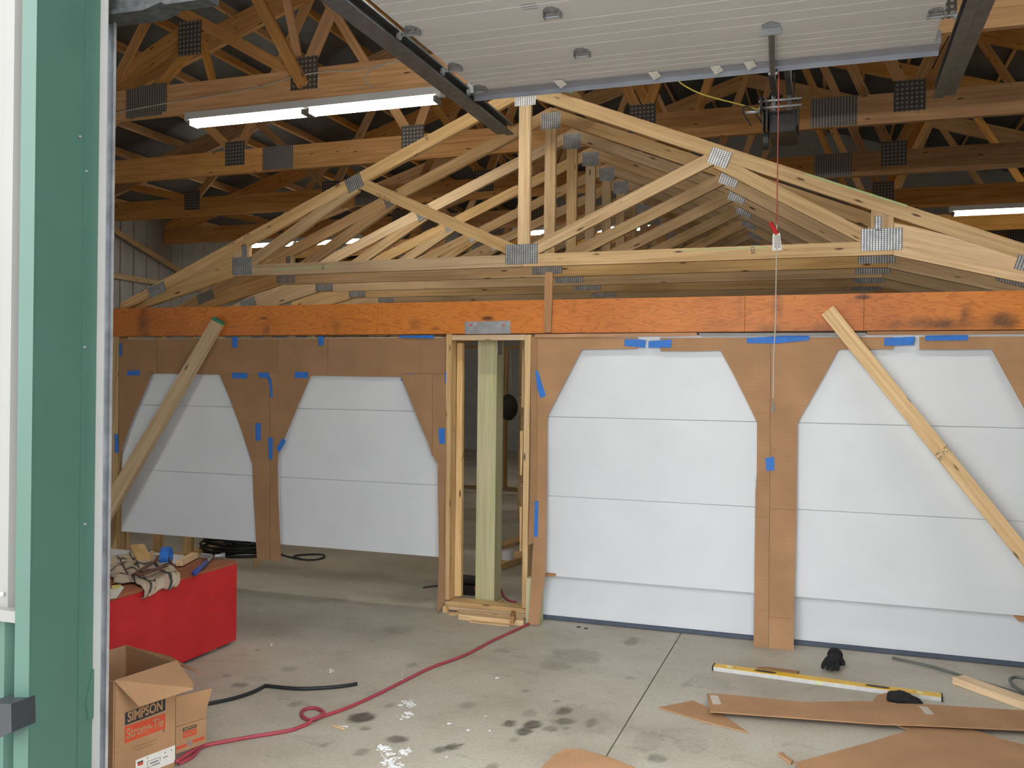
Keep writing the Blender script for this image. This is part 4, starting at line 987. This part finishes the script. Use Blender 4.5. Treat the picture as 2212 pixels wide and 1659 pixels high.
# plaid cloth draped over the crate's edge
def cloth():
    NU, NV = 44, 30; out = [PZ(a, b, CT) for a, b in ((236, 1208), (318, 1202), (402, 1232), (330, 1270), (236, 1258))]
    A, B, C_, D = PZ(226, 1205, CT), PZ(328, 1197, CT), PZ(405, 1254, CT), PZ(246, 1266, CT)
    vs = []; uv = []
    for j in range(NV + 1):
        for i in range(NU + 1):
            s, t = i / NU, j / NV
            p = A.lerp(B, t).lerp(D.lerp(C_, t), s)
            ed = .012 * math.sin(t * 21 + s * 3) * (s > .8)
            p = p + V((ed, ed, 0)) + (PZ(332, 1284, CT) - PZ(332, 1264, CT)) * (s * math.exp(-((t - .55) / .16) ** 2))
            f = abs(noise.noise(V((s * 4.5 + 3, t * 4.5, 0)))) * .045 + abs(noise.noise(V((s * 9, t * 8, 5)))) * .018
            edge = min(1, 6 * min(s + .05, 1 - s + .05, t + .05, 1 - t + .05)); z = CT + .006 + f * (.35 + .65 * edge)
            over = p.x - (CXR + .004)
            if over > 0: z = CT + .008 - .06 * (1 - math.exp(-over / .05)) + .02 * noise.noise(V((s * 12, t * 12, 1))); p.x = CXR + .006 + min(over, .05) * .35 + abs(noise.noise(V((s * 8, t * 8, 2)))) * .015
            vs.append(V((p.x, p.y, z))); uv.append((s, t))
    fs = []
    for j in range(NV):
        for i in range(NU): a = j * (NU + 1) + i; fs.append([a, a + 1, a + NU + 2, a + NU + 1])
    c = sum(vs, V((0, 0, 0))) / len(vs)
    o = mk('plaid_cloth', [v - c for v in vs], fs, 'plaid', None, Matrix.Translation(c), True)
    ul = o.data.uv_layers.new(name='uv')
    for lp_ in o.data.loops: ul.data[lp_.index].uv = uv[lp_.vertex_index]
    md = o.modifiers.new('thick', 'SOLIDIFY'); md.thickness = .004; md.offset = 1
    tag(o, 'tan plaid cloth with dark green stripes and brown straps draped over the crate edge', 'cloth'); return o
co = cloth()
MB().tube(spline([PZ(290, 1240, CT + .05), PZ(318, 1222, CT + .05), PZ(333, 1214, CT + .05), PZ(341, 1203, CT + .05), PZ(352, 1198, CT + .055), PZ(362, 1203, CT + .05), PZ(370, 1216, CT + .04), PZ(377, 1223, CT + .02)], 6), .0075, 6).build('strap', 'brownstrap', co, True)
bar('strap', PZ(300, 1243, CT + .045), PZ(358, 1222, CT + .045), .006, .04, 'brownstrap', co, (0, 0, 1))
ontop('paper_slip', [(238, 1272), (258, 1263), (268, 1269), (252, 1292), (238, 1294)], .002, 'paper', 'torn white paper slip at the front edge of the red crate top', 'paper')
ontop('yellow_slip', [(241, 1266), (262, 1262), (258, 1269), (243, 1274)], .002, 'yellow_paper', 'yellow paper slip on the white slip on the red crate', 'paper', .004)

# ------------------------------------------------------------------ open cardboard box
RZb = .43
P1, P2, P3 = PZ(247, 1474, RZb), PZ(382, 1430, RZb), PZ(273, 1393, RZb)
dn = (P2 - P1).normalized(); nrm = V((dn.y, -dn.x, 0))            # outwards
bw = (P3 - P2); P4 = P1 + bw
cb = thing('cardboard_box', ((P1.x + P3.x) / 2, (P1.y + P3.y) / 2, 0), 'open cardboard carton with black and red lettering in front of the red crate', 'box')
def wall_(a, b, nm, out, m='card2', z0=.003, z1=RZb):
    o = V((out.x, out.y, 0)).normalized() * -.005
    return prism(nm, [V((a.x, a.y, z0)), V((b.x, b.y, z0)), V((b.x, b.y, z1)), V((a.x, a.y, z1))], o, m, cb, (0, 0, 1))
cen = (P1 + P3) / 2
for a, b in ((P1, P2), (P2, P3), (P3, P4), (P4, P1)):
    mid = (a + b) / 2; out = mid - cen; e = (b - a).normalized() * .0055
    wall_(a + e, b - e, 'side_panel', V((b.y - a.y, a.x - b.x, 0)) if V((b.y - a.y, a.x - b.x, 0)).dot(out) > 0 else V((a.y - b.y, b.x - a.x, 0)))
prism('base_panel', [V((p.x, p.y, .001)) for p in (P1, P2, P3, P4)], (0, 0, .0018), 'card_in', cb)
def on_face(px_, py_, off=.001):
    """point where the pixel meets the lettered face"""
    r = ray(px_, py_); o = P1 + nrm * off; n = nrm; t = (o - CAMP).dot(n) / r.dot(n); return CAMP + r * t
# outward flap of the lettered side
fl = [P1 + V((0, 0, .004)), P2 + V((0, 0, .004)), P2 + nrm * .055 + dn * .01 + V((0, 0, -.075)), P1 + nrm * .075 + dn * .075 + V((0, 0, -.115))]
f_a = PZ(419, 1480, RZb - .055); f_b = PZ(300, 1527, RZb - .09)
f_a2 = PZ(417, 1489, RZb - .06)
prism('flap', [P1 + V((0, 0, .003)), P2 + V((0, 0, .003)), f_a, f_a2, f_b], (0, 0, .005), 'card2', cb)
# far flap seen edge on
prism('flap', [P2 + V((0, 0, .001)), P2 + bw * .8 + V((0, 0, .001)), P2 + bw * .75 + dn * .16 + V((0, 0, -.07)), P2 + dn * .14 + V((0, 0, -.085))], (0, 0, -.004), 'card_in', cb)
# end panel beside the lettered face with its own raised flap
ea, eb = on_face(380, 1628, .0), on_face(446, 1607, 0)
def EP(px_, py_, off=0.0): return on_face(px_, py_, off)
prism('end_panel', [EP(380, 1629), EP(445, 1605.5), EP(445, 1551), EP(380, 1571)], nrm * -.005, 'card2', cb)
prism('end_flap', [EP(380, 1570), EP(445, 1550), EP(446, 1528) + nrm * .004, EP(454, 1485.5) + nrm * .012, EP(380, 1505)], nrm * -.004, 'card2', cb)
for k in range(8):
    a = 381 + k * 8.0; ya = 1570.3 - k * 2.46; prism('perforation', [EP(a, ya, .0005), EP(a + 4, ya - 1.2, .0005), EP(a + 4, ya - .2, .0005), EP(a, ya + 1, .0005)], nrm * .0006, 'card_in', cb)
def patch(name, q, m, off=.0006): return prism(name, [EP(a, b, off) for a, b in q], nrm * .0006, m, cb)
def ltr(body, p0, p1, h, m, sz, bold=0, width=None, off=.0016):
    a, b = EP(p0[0], p0[1], off), EP(p1[0], p1[1], off); c = (a + b) / 2
    d = b - a; text('lettering', body, m, cb, c, d, (0, 0, 1), sz, .0003, bold, width or d.length)
patch('black_panel', [(270, 1540), (357, 1509), (357, 1534), (270, 1567)], 'ink')
patch('red_panel', [(270, 1570), (357, 1541), (357, 1573), (269, 1606)], 'orange_ink')
ltr('SIMPSON', (276, 1551), (351.5, 1523.5), 0, 'card2', .053, .0016)
ltr('Strong-Tie', (273, 1587), (353.5, 1558.5), 0, 'card2', .056, .0012)
text('lettering', '\u00ae', 'ink', cb, EP(354, 1578.5, .0016), dn, (0, 0, 1), .012, .0003)
for (a, ya, b, yb) in ((283, 1616, 340, 1595.5), (293, 1619.5, 329, 1606.5)): patch('small_print', [(a, ya), (b, yb), (b, yb + 2), (a, ya + 2)], 'card_in')
patch('black_panel', [(395, 1573), (424.5, 1564), (424.5, 1571), (395, 1580.5)], 'ink'); patch('red_panel', [(395, 1582), (424.5, 1573), (424.5, 1586), (396, 1595)], 'orange_ink')
ltr('SIMPSON', (397, 1576.5), (422.5, 1568.3), 0, 'card2', .015, .0003)
ltr('Strong-Tie', (397.5, 1588), (422.5, 1580), 0, 'card2', .016, .0002)
patch('red_stripe', [(381, 1614), (403, 1606), (403, 1612), (381, 1620)], 'orange_ink'); patch('red_stripe', [(416, 1599), (441, 1590), (441, 1597), (416, 1605)], 'orange_ink')
for i in range(4):
    for j in range(3):
        if (i * 3 + j) % 4 != 1: a = 405 + j * 3.2; ya = 1598.5 + i * 4 - j * 1.1; patch('grey_symbol', [(a, ya), (a + 2.4, ya - .8), (a + 2.4, ya + 1.9), (a, ya + 2.7)], 'grey_ink')
# shipping label sticker
lq = [(293, 1642), (378, 1609.5), (378, 1646), (310, 1672), (293, 1678)]
patch('label_sticker', lq, 'paper', .0008)
patch('label_mark', [(297, 1646.5), (309, 1642), (309, 1645), (297, 1649.5)], 'ink', .0016); patch('label_mark', [(297, 1650), (309, 1645.5), (309, 1651), (298, 1655)], 'orange_ink', .0016)
for q in ([(318, 1645), (346, 1634.5), (346, 1635.7), (318, 1646.2)], [(318, 1645), (319, 1644.7), (319, 1659), (318, 1659.4)], [(345.5, 1635), (346.5, 1634.7), (346.5, 1644), (345.5, 1644.4)], [(318, 1658), (346, 1647.5), (346, 1648.7), (318, 1659.2)], [(324, 1648), (342, 1641), (342, 1644), (324, 1651)], [(330, 1652), (345, 1646.5), (345, 1648), (330, 1653.5)], [(352, 1636), (362, 1632), (362, 1634), (352, 1638)], [(317, 1637), (320, 1636), (320, 1638), (317, 1639)], [(355, 1625), (358, 1624), (358, 1626), (355, 1627)], [(369, 1619), (371, 1618.3), (371, 1621), (369, 1621.7)]):
    patch('label_print', q, 'grey_ink', .0016)

# ------------------------------------------------------------------ hoses, cables
def fl_path(pts, z): return [PZ(a, b, z) for a, b in pts]
hz_ = .009
main = [(1146, 1346), (1120, 1358), (1061, 1385.5), (1003, 1415.6), (931, 1442), (873, 1470.5), (808, 1503), (747, 1530), (700, 1546), (675, 1555)]
lpz = [(662, 1553), (652, 1546), (653, 1536), (666, 1530), (684, 1530), (697, 1537), (698, 1546), (688, 1554), (668, 1562), (632, 1576), (590, 1584), (552, 1590), (500, 1599), (448, 1609), (434, 1613)]
tail = [(426, 1622), (415, 1635), (400, 1643), (386, 1649)]
pp = fl_path(main, hz_) + fl_path(lpz, hz_); k = len(main)
pts = spline(pp, 8)
for i, p in enumerate(pts):
    if (k + 5.5) * 8 < i < (k + 8) * 8: p.z += .012
tag(MB().tube(pts + spline(fl_path([(434, 1613)] + tail, hz_), 6)[1:], .0085, 8).build('air_hose', 'hose', None, True), 'red air hose with a small loop running from the carton to the post', 'hose')
tag(MB().tube(spline(fl_path([(381, 1645), (398, 1633), (418, 1620), (436, 1606)], .028), 6), .0085, 8).build('hose_end', 'hose', None, True), 'second strand of red hose tucked under the carton edge', 'hose')
tag(MB().tube(spline(fl_path([(430, 1523), (470, 1516), (513, 1506), (548, 1494), (573, 1481)], .01), 8) + spline(fl_path([(574, 1481), (610, 1485), (650, 1487.5), (695, 1486), (740, 1482), (771, 1477)], .01), 8)[1:], .0095, 8).build('black_hose', 'blackrub', None, True), 'short length of black hose with a kink lying left of the red hose', 'hose')
tag(MB().tube(spline(fl_path([(1928, 1421), (1970, 1430), (2024, 1443), (2100, 1467), (2180, 1491), (2330, 1535)], .012), 8), .008, 8).build('grey_cable', 'greencable', None, True), 'straight grey cable along the foot of the right door', 'cable')
tag(MB().tube(spline(fl_path([(2330, 1545), (2260, 1512), (2212, 1494), (2192, 1483), (2182, 1470), (2190, 1463), (2212, 1465), (2240, 1472), (2300, 1490)], .03), 8), .009, 8).build('cable_loop', 'greencable', None, True), 'loop of grey cable behind the loose lumber at the right edge', 'cable')
# pile of dark cable behind the left door
mb = MB(); random.seed(20)
for px_, py_, rx, ry in ((490, 1190, .26, .22), (530, 1196, .28, .22)):
    c = PZ(px_, py_, .0)
    for k in range(7):
        f = random.uniform(.65, 1.0); ph = random.uniform(0, 6.28); z = .012 + .018 * k
        mb.tube([(c.x + rx * f * math.cos(t + ph) + .02 * math.sin(3 * t), c.y + ry * f * math.sin(t + ph) + .02 * math.cos(2 * t), z + .008 * math.sin(2 * t + ph)) for t in [2 * math.pi * j / 36 for j in range(36)]], .011, 6, True)
tag(mb.build('cable_coil', 'blackrub', None, True), 'dark heap of coiled cable on the floor behind the left white door', 'cable coil')
c = PZ(668, 1203, .01); tag(MB().tube([(c.x + .14 * math.cos(t), c.y + .13 * math.sin(t), .012 + .004 * math.sin(2 * t)) for t in [2 * math.pi * j / 32 for j in range(32)]], .008, 6, True).tube(spline(fl_path([(607, 1197), (625, 1203), (648, 1206)], .01), 6), .008, 6).build('cable_ring', 'blackrub', None, True), 'thin ring of black cable under the left door', 'cable')
c = fl_path([(547, 1213), (561, 1214), (561, 1223), (550, 1225)], .001); tag(prism('wood_chunk', c, (0, 0, .03), 'pine'), 'small wood chunk on the floor left of the Y-shaped column', 'wood scrap')
tag(MB().tube(spline(fl_path([(914, 1269), (930, 1267), (946, 1265)], .008), 5), .005, 6).build('pencil_rod', 'blackrub', None), 'thin dark rod on the floor left of the post frame', 'rod')

# ------------------------------------------------------------------ level, gloves, lumber, cardboard on the floor
lz = .026; lA, lB = PZ(1538, 1449), PZ(2037, 1517)
ld = (lB - lA).normalized(); ln = V((ld.y, -ld.x, 0))      # towards camera
if ln.dot(-lA) < 0: ln = -ln
lv = thing('spirit_level', (lA + lB) / 2, 'long yellow and silver spirit level lying flat on the concrete', 'level')
L = (lB - lA).length; wlv = .062
def lvp(s, d, z): return lA + ld * s - ln * d + V((0, 0, z))
prism('body', [lvp(.008, 0, .001), lvp(L - .008, 0, .001), lvp(L - .008, 0, lz - .004), lvp(L - .008, .003, lz), lvp(.008, .003, lz), lvp(.008, 0, lz - .004)][:2] + [lvp(L - .008, 0, lz - .003), lvp(.008, 0, lz - .003)], -ln * wlv, 'silver', lv)
prism('yellow_top', [lvp(.008, -.0008, lz - .0028), lvp(L - .008, -.0008, lz - .0028), lvp(L - .008, -.0008, lz), lvp(.008, -.0008, lz)], -ln * (wlv + .0016), 'yellow', lv)
for s in (0, L - .008): prism('end_cap', [lvp(s, -.002, .0), lvp(s + .008, -.002, .0), lvp(s + .008, -.002, lz + .002), lvp(s, -.002, lz + .002)], -ln * (wlv + .004), 'black', lv)
def oval(name, s, len_, wid, m, z):
    pts = []
    for i in range(16):
        t = 2 * math.pi * i / 16; pts.append(lvp(s + len_ / 2 * (abs(math.cos(t)) ** .6 * (1 if math.cos(t) > 0 else -1)), wlv / 2 + wid / 2 * math.sin(t), z))
    return prism(name, pts, (0, 0, .0015), m, lv)
oval('grip_slot', L * .245, .115, .034, 'black', lz); oval('grip_slot', L * .735, .12, .034, 'black', lz)
oval('end_vial', L * .08, .034, .026, 'vial', lz); oval('end_vial', L * .91, .034, .026, 'vial', lz)
oval('hang_hole', L * .103, .006, .006, 'black', lz); oval('hang_hole', L * .885, .006, .006, 'black', lz)
prism('center_vial', [lvp(L * .472, -.001, .002), lvp(L * .504, -.001, .002), lvp(L * .504, -.001, .022), lvp(L * .472, -.001, .022)], -ln * -.0015, 'vial', lv)
def glove(c, ang, label, flat=1.0):
    """balled work glove: palm with four fingers and a thumb, cuff"""
    r = thing('work_glove', c, label, 'glove', 'black work gloves on the floor')
    ca, sa = math.cos(ang), math.sin(ang)
    def T(x_, y_, z_): return c + V((x_ * ca - y_ * sa, x_ * sa + y_ * ca, z_ * flat))
    me = bpy.data.meshes.new('palm'); vs = [T(0, .05, .04), T(0, .01, .05), T(0, -.02, .045)]; es = [(0, 1), (1, 2)]; rs = [.036, .042, .040]
    for i, (x_, l) in enumerate(((-.036, .05), (-.012, .058), (.012, .056), (.035, .046))):
        n = len(vs); vs += [T(x_ * .9, -.03, .045), T(x_ * 1.05, -.055, .042), T(x_ * 1.1, -.03 - l, .018)]; es += [(2, n), (n, n + 1), (n + 1, n + 2)]; rs += [.017, .0135, .012]
    n = len(vs); vs += [T(.045, .03, .045), T(.06, .005, .03)]; es += [(1, n), (n, n + 1)]; rs += [.018, .015]
    n = len(vs); vs += [T(-.01, .085, .05)]; es += [(0, n)]; rs += [.04]
    me.from_pydata([tuple(v - c) for v in vs], es, []); me.materials.append(M['glove']); o = bpy.data.objects.new('knit_hand', me); COL.objects.link(o); o.parent = r
    sk_ = o.modifiers.new('skin', 'SKIN'); me.skin_vertices[0].data[1].use_root = True
    for i, q in enumerate(rs): me.skin_vertices[0].data[i].radius = (q, q)
    sb = o.modifiers.new('sub', 'SUBSURF'); sb.levels = 1; sb.render_levels = 1
    bpy.context.view_layer.update(); dg = bpy.context.evaluated_depsgraph_get(); m2 = bpy.data.meshes.new_from_object(o.evaluated_get(dg)); o.modifiers.clear(); o.data = m2
    for v in m2.vertices: v.co.z = max(v.co.z, .001)
    for p in m2.polygons: p.use_smooth = True
    if flat < 1: return r
    mb = MB().tube([T(-.01, .10, .05), T(-.012, .118, .052)], .043, 14); cu = mb.build('cuff', 'glove', r, True)
    for v in cu.data.vertices: v.co.z = max(v.co.z, .001 - WM[cu.name].to_translation().z)
    return r
g1 = glove(PZ(1799, 1446), rad(-12), 'black knit work glove standing bunched up behind the spirit level')
# long cardboard strip
def sheetfloor(name, q, label, m='card2', t=.005, curl=None, zl=.002, nsub=1):
    pts = []
    for i, (a, b) in enumerate(q):
        z = zl + (curl[i] if curl else 0); pts.append(PZ(a, b, z))
    o = prism(name, pts, (0, 0, t), m); return tag(o, label, 'cardboard')
ls = sheetfloor('cardboard_strip', [(1527, 1500), (1560, 1501), (1640, 1509), (1741, 1519), (1858, 1516), (1910, 1521), (2000, 1523), (2212, 1537), (2226, 1538), (2226, 1580), (2212, 1579), (1990, 1569), (1900, 1566), (1700, 1551), (1534, 1539)], 'long narrow cardboard strip lying across the floor in front of the level', zl=.028)
for q in ([(1533, 1501), (1551, 1503), (1558, 1521), (1540, 1522)], [(1984, 1525), (2003, 1527), (2018, 1543), (2000, 1543)]):
    prism('clear_tape', [PZ(a, b, .0335) for a, b in q], (0, 0, .0006), 'clear', ls)
sheetfloor('cardboard_scrap', [(1422, 1530), (1497, 1515), (1560, 1545), (1616, 1584), (1520, 1560)], 'pointed cardboard scrap left of the long strip', zl=.002)
sheetfloor('cardboard_scrap', [(1885, 1516), (1895, 1504), (1918, 1497), (1945, 1510), (1950, 1522)], 'small cardboard scrap behind the long strip near the flat glove', zl=.004)
sheetfloor('cardboard_sheet', [(1938, 1569), (1965, 1579), (1880, 1605), (1716, 1650), (1730, 1664), (1750, 1720), (2400, 1720), (2330, 1640), (2212, 1611), (2160, 1597), (2100, 1577), (2000, 1566)], 'large cardboard sheet at the bottom right corner', zl=.010)
sheetfloor('cardboard_scrap', [(1681, 1633), (1692, 1630), (1697, 1637), (1714, 1648), (1708, 1652)], 'little curled cardboard scrap beside the large sheet', t=.012)
bcs = []
c0 = [(1150, 1690), (1171, 1659), (1195, 1634), (1223, 1619), (1250, 1620), (1314, 1637), (1368, 1659), (1420, 1690)]
sheetfloor('cardboard_flap', c0, 'curled cardboard piece at the bottom edge of the photo', t=.005, curl=[0, .01, .02, .03, .03, .02, .01, 0])
sheetfloor('cardboard_scrap', [(1635, 1444), (1660, 1444), (1727, 1453), (1722, 1457), (1660, 1450)], 'sliver of brown cardboard behind the spirit level', t=.01, m='card')
gl2 = PZ(1955, 1517, .03)
g2 = glove(PZ(1953, 1521), rad(80), 'black knit work glove lying flat behind the long cardboard strip', .55)
o = thing('loose_lumber', PZ(2150, 1490), 'pale two-by-four lying on the floor at the right edge', 'lumber')
a, b = PZ(2057, 1478), PZ(2330, 1578); d = (b - a).normalized(); n = V((-d.y, d.x, 0)); n = n if n.y > 0 else -n
prism('board', [a + V((0, 0, .002)), b + V((0, 0, .002)), b + V((0, 0, .04)), a + V((0, 0, .04))], n * .089, 'pine2', o, d)
# chips and foam crumbs
for i, (px_, py_, s, lab) in enumerate(((730, 1573, .035, 'splintered wood chip on the floor left of the dark stain'), )):
    c = PZ(px_, py_, .002); tag(prism('wood_chip', [c + V((-s, .008, 0)), c + V((s * .8, -.012, 0)), c + V((s, .004, 0)), c + V((-s * .2, .016, 0))], (0, 0, .006), 'pine2'), lab, 'wood chip')
def crumbs(spots, label, n):
    mb = MB()
    for i in range(n):
        px_, py_, sx_, sy_ = random.choice(spots); a, b = random.gauss(px_, sx_), random.gauss(py_, sy_)
        c = PZ(a, b, .001); s = random.uniform(.0015, .006)
        t = random.uniform(0, 3.14); u = V((math.cos(t), math.sin(t), 0)) * s * random.uniform(1, 2.4); w = V((-math.sin(t), math.cos(t), 0)) * s * .6
        mb.poly([c - u, c - w, c + u, c + w], (0, 0, s * .7))
    o = mb.build('foam_crumbs', 'foam'); return tag(o, label, 'crumbs', kind='stuff')
crumbs([(882, 1519, 6, 4), (888, 1524, 5, 3)], 'cluster of white foam crumbs right of the red hose', 45)
crumbs([(870, 1548, 7, 3), (884, 1542, 4, 1.5)], 'small streak of white foam crumbs right of the dark stain', 30)
crumbs([(838, 1628, 9, 7), (842, 1644, 9, 5), (828, 1615, 8, 4), (855, 1658, 8, 4), (874, 1624, 6, 4)], 'largest patch of white foam crumbs near the bottom of the photo', 150)
crumbs([(870, 1455, 2, 6)], 'tiny white sliver standing by the red hose', 5)
crumbs([(745, 1570, 10, 3), (710, 1450, 6, 2), (560, 1370, 20, 20), (1000, 1560, 80, 40)], 'scattered white specks over the concrete', 40)
for px_, py_, lab in ((1250, 1355, 'small black nail on the floor at the left foot of the right door'), (1266, 1358, 'second small black nail by the foot of the right door')):
    c = PZ(px_, py_, .004); tag(MB().cyl(c + V((-.012, .005, 0)), c + V((.012, -.006, .004)), .004, 8).build('nail', 'ink'), lab, 'nail')

# ------------------------------------------------------------------ dim things inside the inner building, seen past the post
c = PZ(1015, 1290); c.y += .1
dr = thing('cordless_tool', c, 'black power tool with a red spot on the floor behind the post frame', 'tool')
MB().box(c.x - .10, c.x + .09, c.y - .05, c.y + .05, .002, .075).build('battery_base', 'black', dr)
MB().cyl((c.x - .09, c.y - .02, .11), (c.x + .08, c.y - .02, .11), .035, 14).build('tool_body', 'black', dr)
MB().cyl((c.x + .03, c.y - .055, .06), (c.x + .03, c.y - .051, .06), .016, 12).build('red_badge', 'redplastic', dr)
for q, h, lab in (([(1078, 1222), (1082, 1232), (1135, 1213), (1130, 1196)], .05, 'dim plank on the floor right of the post inside the building'), ([(1084, 1178), (1086, 1187), (1136, 1171), (1134, 1164)], .04, 'second dim plank further back right of the post')):
    floor_board('plank', q, h, 'pine', lab, 'plank')
c = PZ(1096, 1221, .0); tag(MB().cyl((c.x, c.y, .0512), (c.x, c.y, .13), .05, 14).build('paint_can', 'white'), 'small pale can standing on the dim plank right of the post', 'can')
tag(MB().tube(spline([PZ(1083, 1275, .01), PZ(1088, 1288, .01), PZ(1100, 1297, .01), PZ(1115, 1300, .01)], 6), .008, 6).build('red_cable', 'hose', None, True), 'piece of dark red hose on the floor inside, right of the post', 'hose')
c = PY(1098, 880, 9.68); mb = MB().sphere(c, .11, .11, .15, 14, 9); bk = thing('hanging_bag', c, 'dark rounded bag hanging in the gloom right of the post', 'bag'); mb.build('sack', 'sackcloth', bk, True); MB().tube([c + V((-.04, 0, .12)), c + V((0, 0, 2.406 - c.z)), c + V((.04, 0, .12))], .008, 6).build('rope', 'string', bk)
c = PY(1125, 800, 10.2)
tag(MB().box(c.x - .02, c.x + .02, 10.2, 10.29, .001, 2.40).build('inner_stud', 'pine'), 'dim single upright stud inside the building right of the post', 'stud')
tag(MB().box(-3.15, -3.11, 9.3, 9.39, .001, 2.40).build('inner_stud', 'pine'), 'dim single upright stud inside the building left of the post', 'stud')
